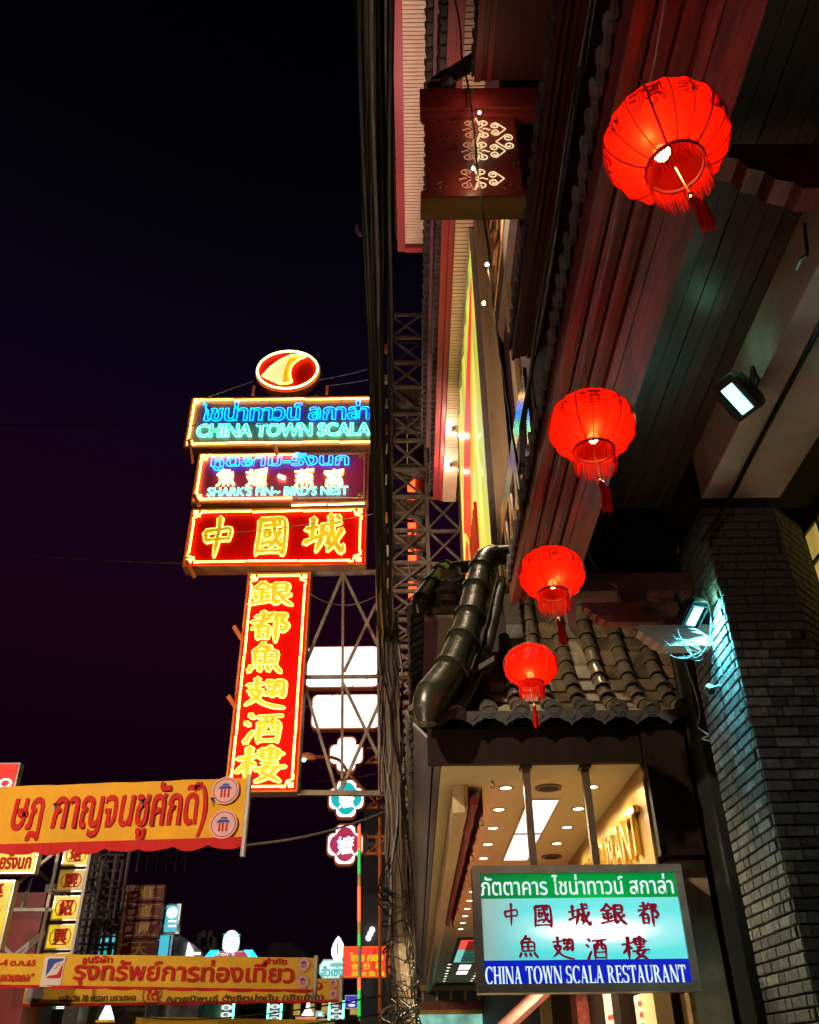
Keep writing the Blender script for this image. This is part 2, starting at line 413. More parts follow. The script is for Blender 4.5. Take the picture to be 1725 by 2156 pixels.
M['g_mint'] = glow('glowing mint face', (.3, .9, .75), .6)
M['g_redtxt'] = glow('red translucent print', (.6, .01, .01), .5, (.3, .01, .01))
M['g_orange'] = glow('glowing orange face', (1, .16, .01), .9)
M['g_window'] = glow('lit window', (.36, .9, .72), .5, var=.5, scale=2)
M['g_amberwin'] = glow('amber window pane', (.75, .5, .1), .55, var=.3, scale=3)
M['g_dimblue'] = glow('blue lit shop wall', (.15, .5, .75), .5, var=.6, scale=1.2)
M['lantern'] = cloth('red lantern silk', (.95, .010, .003), .8, .012)
M['lantern_rib'] = pbr('dark red rib', (.25, .008, .006), .6)
M['lantern_print'] = pbr('maroon lantern print', (.42, .01, .004), .6)
M['fringe'] = cloth('red silk fringe', (.9, .03, .012), .55)
M['brass'] = pbr('brass bead', (.8, .5, .16), .25, .9)

# brush-written characters: every stroke a tapering ribbon of its own
BR = {
'中': [[(12,62),(18,38)],[(12,64),(50,69),(88,73),(81,42)],[(20,42),(50,45),(80,46)],[(50,98),(50,60),(45,2)]],
'國': [[(14,92),(14,50),(8,2)],[(14,92),(50,95),(88,97),(90,50),(88,2),(80,8)],[(14,11),(50,12),(88,12)],[(28,77),(54,80),(76,80)],[(30,64),(30,46)],[(30,64),(47,65),(45,47)],[(31,47),(45,48)],[(24,30),(50,36)],[(54,90),(58,62),(66,38),(80,22),(82,34)],[(74,60),(62,38),(46,22)],[(68,91),(75,85)]],
'城': [[(2,65),(32,71)],[(18,92),(17,38)],[(0,31),(36,47)],[(40,74),(62,78),(88,82)],[(42,74),(41,44),(28,8)],[(44,53),(60,55),(58,27),(50,31)],[(62,100),(66,60),(76,27),(93,4),(95,26)],[(90,62),(76,36),(56,10)],[(77,98),(86,90)]],
'銀': [[(28,100),(16,82),(0,68)],[(28,97),(38,86),(50,76)],[(14,71),(42,74)],[(8,55),(44,58)],[(27,72),(27,22)],[(11,45),(17,32)],[(43,47),(36,34)],[(2,16),(48,27)],[(56,92),(88,95),(84,58)],[(57,76),(82,77)],[(57,60),(84,61)],[(56,92),(55,12),(72,27)],[(92,50),(74,36)],[(66,57),(80,26),(100,8)]],
'都': [[(12,84),(50,89)],[(30,100),(30,68)],[(2,65),(60,73)],[(55,95),(32,62),(2,40)],[(20,48),(20,4)],[(20,48),(47,50),(45,6)],[(20,30),(44,31)],[(20,10),(45,11)],[(65,88),(92,92),(78,66)],[(78,66),(97,52),(85,33),(74,38)],[(66,91),(66,-6)]],
'魚': [[(42,102),(28,84),(10,71)],[(36,88),(66,91),(54,74)],[(18,70),(20,30)],[(18,70),(50,73),(84,74),(81,31)],[(20,52),(80,53)],[(49,72),(49,32)],[(20,32),(80,33)],[(12,22),(2,2)],[(33,20),(38,5)],[(57,20),(64,5)],[(79,22),(98,0)]],
'翅': [[(4,78),(48,83)],[(26,100),(26,60)],[(8,58),(43,61),(28,34),(0,10)],[(13,50),(40,18),(70,5),(100,0)],[(52,86),(73,89),(70,40),(62,44)],[(56,74),(62,66)],[(52,46),(66,58)],[(77,87),(98,89),(95,38),(86,42)],[(80,75),(87,67)],[(76,46),(91,58)]],
'酒': [[(12,96),(23,84)],[(2,69),(14,60)],[(4,4),(14,24),(24,42)],[(33,88),(66,91),(100,93)],[(40,68),(38,2)],[(40,68),(66,70),(93,72),(90,4)],[(57,88),(54,56),(46,44)],[(74,88),(74,52),(85,50)],[(42,35),(88,36)],[(40,10),(90,11)]],
'樓': [[(0,67),(39,75)],[(22,100),(20,0)],[(20,64),(12,42),(-2,26)],[(22,60),(36,46)],[(49,93),(50,66)],[(50,92),(86,94),(83,66)],[(40,79),(96,82)],[(51,66),(84,67)],[(68,102),(68,54)],[(55,54),(83,56)],[(66,52),(50,24),(74,13),(92,-2)],[(84,42),(70,16),(40,-2)],[(38,35),(102,43)]]}
def brush_polys(ch, wd, grow=0.0):
    out = []
    for st in BR[ch]:
        P_ = [Vector((x / 100, y / 100, 0)) for x, y in st]
        sp = []
        for i in range(len(P_) - 1):
            for j in range(4): sp.append(P_[i].lerp(P_[i + 1], j / 4))
        sp.append(P_[-1])
        # soften the corners
        for _ in range(2): sp = [sp[0]] + [(sp[i - 1] + sp[i] * 2 + sp[i + 1]) / 4 for i in range(1, len(sp) - 1)] + [sp[-1]]
        L = []; Rr = []; n = len(sp)
        d0 = (sp[1] - sp[0]).normalized(); d1 = (sp[-1] - sp[-2]).normalized()
        down = abs((sp[-1] - sp[0]).normalized().y)
        for i, p in enumerate(sp):
            t_ = i / (n - 1); d = (sp[min(i + 1, n - 1)] - sp[max(i - 1, 0)]).normalized(); nn = Vector((-d.y, d.x, 0))
            w_ = wd * (.62 + .5 * down) * (1.05 - .55 * math.sin(math.pi * min(1, t_ * 1.15)) * .55) * (1 if t_ < .7 else 1 - .75 * (t_ - .7) / .3 * (.4 + .6 * down)) / 2 + grow
            L.append(p + nn * w_); Rr.append(p - nn * w_)
        a = sp[0] - d0 * (wd * .42 + grow); c = sp[-1] + d1 * (wd * .12 + grow)
        poly = [a] + Rr + [c] + L[::-1]
        out.append([(p.x, p.y) for p in poly])
    return out
def brush_on(b, F, ch, a, c, W, Hh, wd, c0, d, grow=0.0):
    for i, poly in enumerate(brush_polys(ch, wd, grow)):
        q = [(a + x * W, c + y * Hh) for x, y in poly]
        b.prism(F, q, c0, c0 + d + .0012 * i)
    return b

# ------------------------------------------------------------------ ground
o = MB().box(-60, -.25, -30, 120, -.2, 0).build('road', M['asphalt'], kind='structure')
o = MB().box(-.25, -.05, -30, 120, -.2, .14).build('kerb', M['kerb'], kind='structure')
o = MB().box(-.05, 30, -30, 120, -.2, .13).build('pavement', M['pave'], kind='structure')

# ------------------------------------------------------------------ shared roof pieces
def eave_tile_mesh(p, name, m):
    b = MB(); r = p * .3
    b.tube([(0, 0, 0), (.14, 0, .055), (.36, 0, .15)], [r, r, r], 8)
    b.tube([(-.016, 0, -.004), (.012, 0, .004)], r * 1.18, 10)
    F = Frame((-.004, p / 2, .01), (0, -1, 0), (0, 0, 1))
    k = p * .36
    b.prism(F, [(-k, 0), (-k * .9, -k * .7), (-k * .35, -k * 1.15), (0, -k * 1.75), (k * .35, -k * 1.15), (k * .9, -k * .7), (k, 0)], -.012, .012)
    b.add([(0, p / 2 - k, .0), (0, p / 2 + k, .0), (.36, p / 2 + k, .14), (.36, p / 2 - k, .14),
           (0, p / 2 - k, .03), (0, p / 2 + k, .03), (.36, p / 2 + k, .17), (.36, p / 2 - k, .17)],
          [(0, 1, 2, 3), (7, 6, 5, 4), (0, 4, 5, 1), (2, 6, 7, 3)])
    return mesh_of(b, name, m, True)
def eave_row(parent, me, x, z, y0, y1, p, mirror=False):
    n = int((y1 - y0) / p)
    for i in range(n):
        Mx = Matrix.Translation((x + rnd.uniform(-.01, .01), y0 + (i + .5) * p, z + rnd.uniform(-.008, .008))) @ Matrix.Rotation(R(rnd.uniform(-3, 3)), 4, 'Z')
        inst('eave_tile', me, Mx, parent)

# ------------------------------------------------------------------ the house we stand under
H = thing('shophouse', 'dark red timber shophouse with tiled eaves reaching over the lanterns', 'building', (2.6, 3, 0))
YN = -1.6
tile_near = eave_tile_mesh(.145, 'eave_tile', M['tile_dull'])
edges = [.946, .99, 1.03, 1.08, 1.14, 1.19, 1.24, 1.30]
for i in range(7):
    dz = (.0, .035, .01, .05, .02, .045, .0)[i]
    MB().box(edges[i] + .004, edges[i + 1] - .004, YN, 7.05, 5.2 + dz, 5.27 + dz).build('soffit_board', M['red_wood'] if i % 2 == 0 else M['dark_red'], H)
MB().box(.922, .943, YN, 7.05, 5.17, 5.40).build('fascia_board', M['dark_red'], H)
eave_row(H, tile_near, .895, 5.40, YN, 7.02, .145)
MB().add([(.94, YN, 5.58), (.94, 7.06, 5.58), (1.5, 7.06, 6.0), (1.5, YN, 6.0), (.94, YN, 5.65), (.94, 7.06, 5.65), (1.5, 7.06, 6.07), (1.5, YN, 6.07)],
         [(0, 1, 2, 3), (7, 6, 5, 4), (0, 4, 5, 1), (1, 5, 6, 2), (2, 6, 7, 3), (3, 7, 4, 0)]).build('lower_roof', M['tile_dull'], H)
MB().box(1.302, 1.47, YN, 7.25, 5.2, 5.62).build('beam', M['red_wood'], H, label='broad red beam beside the lantern soffit')
x = 1.474; k = 0
while x < 2.6:
    wd = .118
    MB().box(x + .003, min(x + wd, 2.655) - .003, YN, 7.35, 6.4 + (k % 3) * .004, 6.43 + (k % 3) * .004).build('ceiling_plank', M['plank'], H); x += wd; k += 1
MB().box(1.43, 1.473, YN, 7.25, 5.62, 6.5).build('beam_cheek', M['dark_red'], H)
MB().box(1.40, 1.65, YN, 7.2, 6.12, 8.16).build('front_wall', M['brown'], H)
# upper eave
tile_up = eave_tile_mesh(.18, 'eave_tile', M['tile_dull'])
for a, b, dz, m in ((1.18, 1.24, 0, 'dark_red'), (1.245, 1.31, .03, 'maroon'), (1.315, 1.40, .0, 'dark_red')):
    MB().box(a, b, YN, 7.0, 8.2 + dz, 8.26 + dz).build('soffit_board', M[m], H)
MB().box(1.15, 1.178, YN, 7.0, 8.17, 8.38).build('fascia_board', M['dark_red'], H)
eave_row(H, tile_up, 1.14, 8.38, YN + 1, 7.0, .18)
MB().add([(1.24, YN, 8.58), (1.24, 7.0, 8.58), (2.62, 7.0, 9.5), (2.62, YN, 9.5), (1.24, YN, 8.65), (1.24, 7.0, 8.65), (2.62, 7.0, 9.57), (2.62, YN, 9.57)],
         [(0, 1, 2, 3), (7, 6, 5, 4), (0, 4, 5, 1), (1, 5, 6, 2), (2, 6, 7, 3), (3, 7, 4, 0)]).build('middle_roof', M['tile_dull'], H)
MB().box(2.62, 3.4, YN, 7.6, 9.1, 15.15).build('upper_wall', M['maroon'], H)
for zz in (10.4, 12.9):
    MB().box(2.5, 2.615, YN, 7.6, zz, zz + .28).build('wall_band', M['dark_red'], H)
for a, b, dz, m in ((1.14, 1.24, 0, 'red_wood'), (1.245, 1.33, .04, 'dark_red'), (1.335, 1.42, .0, 'red_wood'), (1.425, 2.62, .05, 'dark_red')):
    MB().box(a, b, YN, 7.9, 15.2 + dz, 15.28 + dz).build('soffit_board', M[m], H)
tile_top = eave_tile_mesh(.24, 'eave_tile', M['tile_dull'])
eave_row(H, tile_top, 1.12, 15.36, 3, 7.9, .24)
MB().add([(1.18, YN, 15.53), (1.18, 7.95, 15.53), (2.6, 7.95, 16.5), (2.6, YN, 16.5), (1.18, YN, 15.61), (1.18, 7.95, 15.61), (2.6, 7.95, 16.6), (2.6, YN, 16.6)],
         [(0, 1, 2, 3), (7, 6, 5, 4), (0, 4, 5, 1), (1, 5, 6, 2), (2, 6, 7, 3), (3, 7, 4, 0)]).build('top_roof', M['tile_dull'], H)
# hip ornament at the far end of the top roof
b = MB()
b.tube(smooth_path([(.78, 7.9, 15.3), (.62, 8.0, 15.25), (.5, 8.1, 15.42), (.62, 8.1, 15.62), (.85, 8.0, 15.66), (1.3, 7.9, 16.0)], 4), .13, 8)
b.tube(smooth_path([(.7, 8.0, 15.1), (.9, 7.95, 14.9), (1.15, 7.9, 14.85)], 4), .1, 8)
b.build('ridge_ornament', M['tile'], H, True)
# plaster beam along the street and the wall behind
MB().box(2.655, 3.36, YN, 6.44, 5.93, 6.398).build('plaster_beam', M['plaster'], H)
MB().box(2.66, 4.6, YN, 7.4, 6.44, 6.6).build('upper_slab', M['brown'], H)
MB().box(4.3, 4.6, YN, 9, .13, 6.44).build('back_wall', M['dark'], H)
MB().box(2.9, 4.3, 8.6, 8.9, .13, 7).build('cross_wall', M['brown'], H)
def bracket(x0, x1, y, z0, z1, th, m, name='bracket_beam', lab=None):
    h = z1 - z0
    prof = [(x1, z0), (x0 + h * .95, z0), (x0 + h * .85, z0 + h * .12), (x0 + h * .62, z0 + h * .2), (x0 + h * .52, z0 + h * .38), (x0 + h * .3, z0 + h * .45), (x0 + h * .22, z0 + h * .66), (x0, z0 + h * .74), (x0, z1), (x1, z1)]
    MB().prism(Frame((0, y, 0), (1, 0, 0), (0, 0, 1)), prof, -th / 2, th / 2).build(name, m, H, label=lab)
bracket(1.86, 2.72, 3.15, 5.78, 6.2, .16, M['red_wood'])
bracket(1.60, 2.66, 7.12, 5.0, 5.2, .13, M['red_wood'])
bracket(2.02, 2.66, 7.0, 4.70, 4.9, .16, M['plaster'], lab='pale bracket with curved end')
MB().box(1.45, 2.66, 7.08, 7.22, 5.33, 5.52).build('cross_beam', M['dark_red'], H)
MB().box(1.95, 2.2, 7.09, 7.2, 5.2, 5.33).build('beam_block', M['dark_red'], H)
MB().box(2.3, 2.55, 6.95, 7.12, 4.9, 5.0).build('beam_block', M['dark_red'], H)
# diagonal gable brace in the dark corner
MB().add([(1.45, 7.3, 5.55), (2.64, 7.3, 5.55), (2.64, 7.3, 6.4), (1.45, 7.3, 6.4), (1.45, 7.36, 5.55), (2.64, 7.36, 5.55), (2.64, 7.36, 6.4), (1.45, 7.36, 6.4)],
         [(0, 1, 2, 3), (7, 6, 5, 4), (0, 4, 5, 1), (1, 5, 6, 2), (2, 6, 7, 3), (3, 7, 4, 0)]).build('end_wall', M['brown'], H)

# ------------------------------------------------------------------ brick pillar
P = thing('brick_pillar', 'grey brick pillar with chamfered corner, its street side lit teal', 'pillar', (3.1, 7, .13))
xa, xb, ya, yb, ch = 2.65, 3.3, 6.5, 7.47, .45
top, bot = 5.93, .13
I = .018
MB().add([(xa + I, ya + I, bot), (xb, ya + I, bot), (xb + ch, ya + ch, bot), (xb + ch, yb, bot), (xa + I, yb, bot),
          (xa + I, ya + I, top), (xb, ya + I, top), (xb + ch, ya + ch, top), (xb + ch, yb, top), (xa + I, yb, top)],
         [(0, 1, 6, 5), (1, 2, 7, 6), (2, 3, 8, 7), (3, 4, 9, 8), (4, 0, 5, 9), (5, 6, 7, 8, 9)]).build('mortar_core', M['mortar'], P)
bh, gap = .082, .014
def brick_mesh(L):
    b = MB(); n = .006; h = bh - gap
    v = []
    for (y, s) in ((0.03, 1), (0.004, 1), (-.004, .9)):
        dx = 0 if s == 1 else n
        v += [(dx, y, dx), (L - dx, y, dx), (L - dx, y, h - dx), (dx, y, h - dx)]
    f = [(8, 9, 10, 11)]
    for k in (0, 4):
        f += [(k + i, k + (i + 1) % 4, k + 4 + (i + 1) % 4, k + 4 + i) for i in range(4)]
    b.add(v, f); return mesh_of(b, 'brick', M['brick'])
BM = {L: brick_mesh(L) for L in (.07, .11, .15, .2, .25)}
cnt = 0
rows = int((top - bot) / bh)
stuffb = MB()
for r_ in range(rows):
    z = bot + r_ * bh + gap / 2
    for (o_, d_, Lt) in (((xa, yb, 0), (0, -1, 0), yb - ya), ((xa, ya, 0), (1, 0, 0), xb - xa), ((xb, ya, 0), (.7071, .7071, 0), ch * 1.4142)):
        d_ = Vector(d_); n_ = Vector((-d_.y, d_.x, 0)); x = 0
        first = True
        while x < Lt - .03:
            L = rnd.choice((.11, .15, .2, .25)) if not first else rnd.choice((.07, .15, .2))
            first = False
            L = min((k_ for k_ in BM), key=lambda q: abs(q - min(L, Lt - x - .005)))
            if x + L > Lt + .01:
                if L == .07: break
                L = .07
            Mx = Matrix((( d_.x, n_.x, 0, o_[0] + d_.x * x), (d_.y, n_.y, 0, o_[1] + d_.y * x), (0, 0, 1, z), (0, 0, 0, 1)))
            j = Matrix.Translation((0, -rnd.uniform(0, .005), 0))
            vis = (r_ > rows - 48) and not (d_.x > .5 and d_.y > .5 and r_ < rows - 30) and r_ < rows - 0
            if z < 1.2: pass
            elif cnt < 300 and (d_.y < -.5 and 2.1 < z < 5.1 or d_.y > -.5 and d_.y < .5 and 2.3 < z < 5.2 and x < .7):
                inst('brick', BM[L], Mx @ j, P); cnt += 1
            else:
                me = BM[L]; stuffb.add([Mx @ j @ v.co for v in me.vertices], [list(p.vertices) for p in me.polygons])
            x += L + .008
stuffb.build('brickwork', M['brick'], P, kind='stuff')

# side window with amber panes
Wd = thing('lattice_window', 'dark framed window with amber panes beside the pillar', 'window', (4.25, 6.8, 5.4))
F = side((4.24, 8.2, 4.9))
b = MB()
for i in range(7): b.fbox(F, i * .36, i * .36 + .035, 0, 1.5, 0, .04)
for j in range(5): b.fbox(F, 0, 2.2, j * .36, j * .36 + .035, .002, .045)
b.build('frame', M['black'], Wd)
for i in range(6):
    for j in range(4):
        MB().fbox(F, i * .36 + .037, i * .36 + .358, j * .36 + .037, j * .36 + .358, .006, .016).build('pane', M['g_amberwin'], Wd)

# ------------------------------------------------------------------ lanterns
def lantern(c, s, lab, chars, ang, watts, bo):
    c = Vector(c); L = thing('paper_lantern', lab, 'lantern', c, 'red silk lanterns hanging under the eave')
    a, hb = .25 * s, .185 * s
    nr = 18
    prof = []
    for i in range(15):
        t = -1.2 + 2.4 * i / 14
        prof.append((a * math.cos(t) ** .8, hb * math.sin(t) * 1.02))
    n = nr * 4
    MB().lathe(prof, c, n, wob=lambda k: (1.0, .978, .968, .978)[k % 4]).build('silk_shell', M['lantern'], L, True)
    for k in range(nr):
        t = 2 * math.pi * k / nr
        pts = [c + Vector((r * math.cos(t) * 1.004, r * math.sin(t) * 1.004, z)) for r, z in prof]
        MB().tube(pts, .0026 * s if k % 3 else .0042 * s, 4).build('rib', M['lantern_rib'], L)
    for z, r in ((prof[0][1], prof[0][0]), (prof[-1][1], prof[-1][0])):
        nm = 'bottom_ring' if z < 0 else 'top_ring'
        MB().tube([c + Vector((r * 1.01 * math.cos(2 * math.pi * k / 24), r * 1.01 * math.sin(2 * math.pi * k / 24), z)) for k in range(24)], .009 * s, 6, closed=True).build(nm, M['lantern_rib'], L, True)
    zt = prof[-1][1]; zb = prof[0][1]; rb = prof[0][0]
    MB().lathe([(.001, zt + .03 * s), (rb * .8, zt + .03 * s), (rb * .9, zt + .012 * s), (rb * .9, zt), (.001, zt)], c, 20).build('top_cap', M['brass'], L, True)
    tc = -.12 if c.y < 3 else .12
    b = MB(); topv = c + Vector((0, 0, zt + .16 * s))
    for k in range(3):
        t = 2.1 * k + ang; b.tube([c + Vector((rb * .85 * math.cos(t), rb * .85 * math.sin(t), zt + .03 * s)), topv], .0035, 4)
    b.tube([topv, Vector((topv.x, topv.y, 5.21))], .003, 4)
    b.build('hanger', M['brass'], L)
    # printed characters wrapped on the silk
    for q, chx in enumerate(chars):
        b = MB(); az0 = ang + (q - 1) * 1.3
        pts, fs, loops = glyph(chx)
        def onto(u, v):
            az = az0 + (u - .5) * .56; t = tc + (v - .5) * .62
            r = a * math.cos(t) ** .8 * 1.003
            return c + Vector((r * math.cos(az), r * math.sin(az), hb * math.sin(t) * 1.02))
        for lp in loops:
            b.tube([onto(*pts[i]) for i in lp], 0.0032 * s, 3, closed=True)
        b.build('printed_character', M['lantern_print'], L)
        b = MB(); az1 = az0 + .65
        for d in range(9):
            t0 = 2 * math.pi * d / 9
            b.tube([onto2 for onto2 in [c + Vector((a * math.cos(tt) ** .8 * 1.003 * math.cos(az1 + du), a * math.cos(tt) ** .8 * 1.003 * math.sin(az1 + du), hb * math.sin(tt) * 1.02))
                    for du, tt in [(.17 * math.cos(t0) * f_ + .04 * math.sin(3 * f_), .0 + tc + .2 * math.sin(t0) * f_) for f_ in (.25, .6, 1.0)]]], 0.0032 * s, 3)
        b.build('printed_flower', M['lantern_print'], L)
    # fringe, drawn down from the bottom ring
    b = MB()
    for k in range(110):
        t = 2 * math.pi * k / 110 + rnd.uniform(-.02, .02); ln = rnd.uniform(.115, .145) * s
        p0 = c + Vector((rb * 1.02 * math.cos(t), rb * 1.02 * math.sin(t), zb)); r1 = rb * rnd.uniform(.98, 1.07)
        b.tube([p0, c + Vector((r1 * math.cos(t), r1 * math.sin(t), zb - ln * .5)), c + Vector((r1 * math.cos(t + rnd.uniform(-.06, .06)), r1 * math.sin(t), zb - ln))], [.0028, .0025, .0016], 3)
    b.build('fringe', M['fringe'], L, kind='stuff')
    # tassel
    sw = Vector((rnd.uniform(.01, .03), rnd.uniform(-.02, .02), 0)) * s
    q0 = c + Vector((0, 0, zb)); q1 = c + sw * .7 + Vector((0, 0, zb - .20 * s))
    T = MB().tube([q0, q1], .003, 4).build('tassel', M['brass'], L)
    MB().lathe([(.001, .02 * s), (.012 * s, .01 * s), (.009 * s, 0), (.017 * s, -.012 * s), (.019 * s, -.03 * s), (.001, -.03 * s)], q1, 10).build('cap', M['brass'], T, True)
    b = MB()
    for k in range(40):
        t = rnd.uniform(0, 6.283); rr = .016 * s * math.sqrt(rnd.random()); e = q1 + sw * .8
        b.tube([q1 + Vector((rr * math.cos(t), rr * math.sin(t), -.03 * s)), e + Vector((rr * 1.5 * math.cos(t), rr * 1.5 * math.sin(t), -.08 * s)), e + Vector((rr * 1.9 * math.cos(t), rr * 1.9 * math.sin(t), -rnd.uniform(.19, .22) * s))], .0028 * s, 3)
    b.build('tassel_threads', M['fringe'], T, kind='stuff')
    # bulb in its holder
    bc = c + Vector((bo[0], bo[1], zb + .06 * s))
    MB().lathe([(.001, -.04 * s), (.02 * s, -.034 * s), (.034 * s, -.01), (.03 * s, .012 * s), (.014 * s, .035 * s), (.001, .036 * s)], bc, 10).build('bulb', M['bulb'], L, True)
    MB().tube([bc + Vector((0, 0, .035 * s)), bc + Vector((.02 * s, .01 * s, .1 * s)), c + Vector((0, 0, zt))], .006, 5).build('lamp_holder', M['black'], L)
    hz_ = hb * math.sin(-.80) * 1.02; hr_ = a * math.cos(-.80) ** .8 - .030
    lamp('POINT', c + Vector((hr_ * math.cos(bo[2]), hr_ * math.sin(bo[2]), hz_ + .008)), 1.5, (1, .72, .3), L, .012)
    lamp('POINT', c + Vector((bo[0] * .4, bo[1] * .4, .03 * s)), watts * rnd.uniform(.62, .85), (1, .42, .16), L, .03 * s)
    L.rotation_euler = (rnd.uniform(-.06, .06), rnd.uniform(-.06, .06), 0)
LY = (2.08, 3.87, 5.66, 7.45)
for (px, py), Y, lab, ch, an, wt in (((1402, 300), LY[0], 'red silk lantern hung highest and largest, its bulb glowing at one side', '財源廣', R(238), 3.0),
                               ((1246, 898), LY[1], 'red silk lantern hanging level with the upper floodlight', '發福財', R(258), 3.0),
                               ((1162, 1208), LY[2], 'red silk lantern with brass cap hanging over the roof ridge', '進源春', R(262), 3.0),
                               ((1117, 1402), LY[3], 'smallest red silk lantern, hanging low before the tiled roof', '春集福', R(265), 2.6)):
    lantern(at(px, py, Y=Y), 1.0, lab, ch, an, wt, (-.05, -.03, R(222)) if Y < 3 else (-.01, -.05, R((262, 275, 255)[LY.index(Y) - 1])))
b = MB(); pts = []
for i in range(60):
    y = -1 + i * 8 / 59; pts.append((1.05 + .012 * math.sin(i * .9), y, 5.185 + .008 * math.sin(i * .5)))
tag(b.tube(pts, .006, 5).build('lantern_flex', M['cable_pale'], None, True), 'pale flex stapled along the soffit above the lanterns', 'cable')
# cable bundle in the dark gap between the eaves
for k in range(5):
    pts = [(1.05 + .012 * math.cos(k * 1.3) + .006 * math.sin(i * .7 + k), -1 + i * 7.6 / 40, 6.6 + .012 * math.sin(k * 1.3) + .01 * math.sin(i * .4 + k * 2) - .25 * (i / 40 > .97)) for i in range(41)]
    if k == 0: grp = 'cables bundled between the two near eaves'
    tag(MB().tube(pts, .011 if k else .02, 5).build('cable', M['cable_pale'] if k < 3 else M['cable'], None, True), 'cable of the bundle strung between the two near tiled eaves', 'cable', grp)

# ------------------------------------------------------------------ floodlights, camera, flex
def floodlight(c, aim, s, lab, watts, col, added_spill):
    c = Vector(c); n = (Vector(aim) - c).normalized(); L = thing('floodlight', lab, 'floodlight', c, 'floodlights on the near house')
    r = n.cross(Vector((0, 0, 1))).normalized(); u = r.cross(n); F = Frame(c, r, u); F.n = n
    w_, h_ = .13 * s, .17 * s
    out = [(-w_, -h_ * .7), (-w_ * .8, -h_), (w_ * .8, -h_), (w_, -h_ * .7), (w_, h_ * .5), (w_ * .6, h_), (-w_ * .6, h_), (-w_, h_ * .5)]
    MB().prism(F, out, -.09 * s, 0).build('housing', M['black'], L)
    b = MB()
    for i in range(6): b.fbox(F, -w_ * .8 + i * .042 * s, -w_ * .8 + i * .042 * s + .008, -h_ * .8, h_ * .7, -.13 * s, -.088 * s)
    b.build('cooling_fins', M['black'], L)
    MB().fbox(F, -w_ * .40, w_ * .40, -h_ * .8, h_ * .62, .001, .012).build('lens', M['w_cool'], L)
    b = MB(); b.fbox(F, -w_ * .85, w_ * .85, h_ * .66, h_ * .78, .0, .02); b.fbox(F, -w_ * .85, w_ * .85, -h_ * .95, -h_ * .84, .0, .02)
    b.fbox(F, -w_ * .85, -w_ * .66, -h_ * .84, h_ * .66, .0, .02); b.fbox(F, w_ * .66, w_ * .85, -h_ * .84, h_ * .66, .0, .02); b.build('lens_frame', M['black'], L)
    for q_ in (-w_, w_): MB().beam(F.p(q_, 0, -.05 * s), F.p(q_ * .9, h_ * .4, -.3 * s), .02, .04).build('bracket', M['black'], L)
    l = lamp('AREA', c + n * .03, watts, col, L, to=aim); l.data.shape = 'RECTANGLE'; l.data.size = w_; l.data.size_y = h_; l.data.spread = R(175)
    lamp('POINT', c - n * .02 + u * h_ * 1.35 - r * w_ * .6, added_spill, (.35, 1, .62), L, .05)  # extra point lamp added beside the housing for a glow on the beam
    return L
floodlight(at(1550, 836, X=2.47), at(1550, 836, X=2.47) + Vector((-.62, -.35, -.8)), 1.0, 'upper black floodlight glaring on the plaster beam', 11, (.8, 1, .82), 1.2)
floodlight(at(1464, 1294, Y=6.75), at(1464, 1294, Y=6.75) + Vector((.16, -.45, -.8)), .8, 'lower floodlight glaring beside the brick pillar', 60, (.16, .88, 1.0), 2)
Cc = at(1494, 1452, X=2.52)
K = thing('security_camera', 'small white round security camera on the brick pillar', 'camera', Cc)
MB().lathe([(.001, -.05), (.03, -.045), (.04, -.02), (.04, .02), (.03, .04), (.001, .045)], Cc, 14, Matrix.Rotation(R(60), 3, 'X')).build('body', M['wire_white'], K, True)
MB().tube([Cc + Vector((-.0, -.035, -.026)), Cc + Vector((0, -.048, -.034))], [.03, .03], 14).build('lens', M['black'], K, True)
MB().tube([Cc + Vector((.02, .02, .02)), Cc + Vector((.11, .03, .04))], .018, 8).build('mount', M['wire_white'], K, True)
b = MB()
for k in range(5):
    cx, cy = at(1440 + rnd.uniform(-18, 18), 1352 + rnd.uniform(-14, 14), Y=6.8).x, 0
    c0 = at(1440 + rnd.uniform(-14, 18), 1352 + rnd.uniform(-16, 18), Y=6.85); rx, rz = rnd.uniform(.09, .17), rnd.uniform(.05, .1); tl = rnd.uniform(-.5, .5); an = rnd.uniform(0, 6)
    pts = [c0 + Vector((rx * math.cos(t), .03 * math.sin(2 * t + k), rz * math.sin(t) + tl * rx * math.cos(t))) for t in [an + j * 5.6 / 16 for j in range(17)]]
    b.tube(pts, .0045, 4)
pts = smooth_path([at(1428, 1322, Y=6.8), at(1432, 1340, Y=6.85), at(1462, 1385, Y=6.9), at(1492, 1352, X=2.6), at(1496, 1290, X=2.62), at(1480, 1245, X=2.62)]); b.tube(pts, .006, 4)
tag(b.build('flex_coil', M['wire_white'], None, True), 'tangled coil of white flex hanging under the lower floodlight', 'cable')
b = MB().tube(smooth_path([at(1443, 1395, Y=7.1), at(1465, 1460, X=2.58), at(1474, 1500, X=2.6), at(1470, 1530, X=2.6), at(1492, 1548, X=2.6), at(1478, 1555, X=2.6), at(1494, 1560, X=2.6)]), .007, 4)
tag(b.build('flex', M['wire_white'], None, True), 'kinked white flex trailing down past the security camera', 'cable')
b = MB().tube(smooth_path([at(1230, 1130, Y=7.15), at(1245, 1180, Y=7.15), at(1275, 1220, Y=7.1), at(1300, 1236, Y=7.05)]), .01, 5)
tag(b.build('conduit', M['wire_white'], None, True), 'pale hose curling down beside the end of the red beam', 'cable')
b = MB(); b.tube(smooth_path([at(1760, 620, Z=5.9), at(1725, 692, Z=5.9), at(1660, 815, Z=5.91), at(1628, 875, Z=5.9), at(1570, 985, Z=5.9), at(1545, 1035, Z=5.88), at(1500, 1110, Y=6.42), at(1478, 1145, Y=6.4)]), .022, 6)
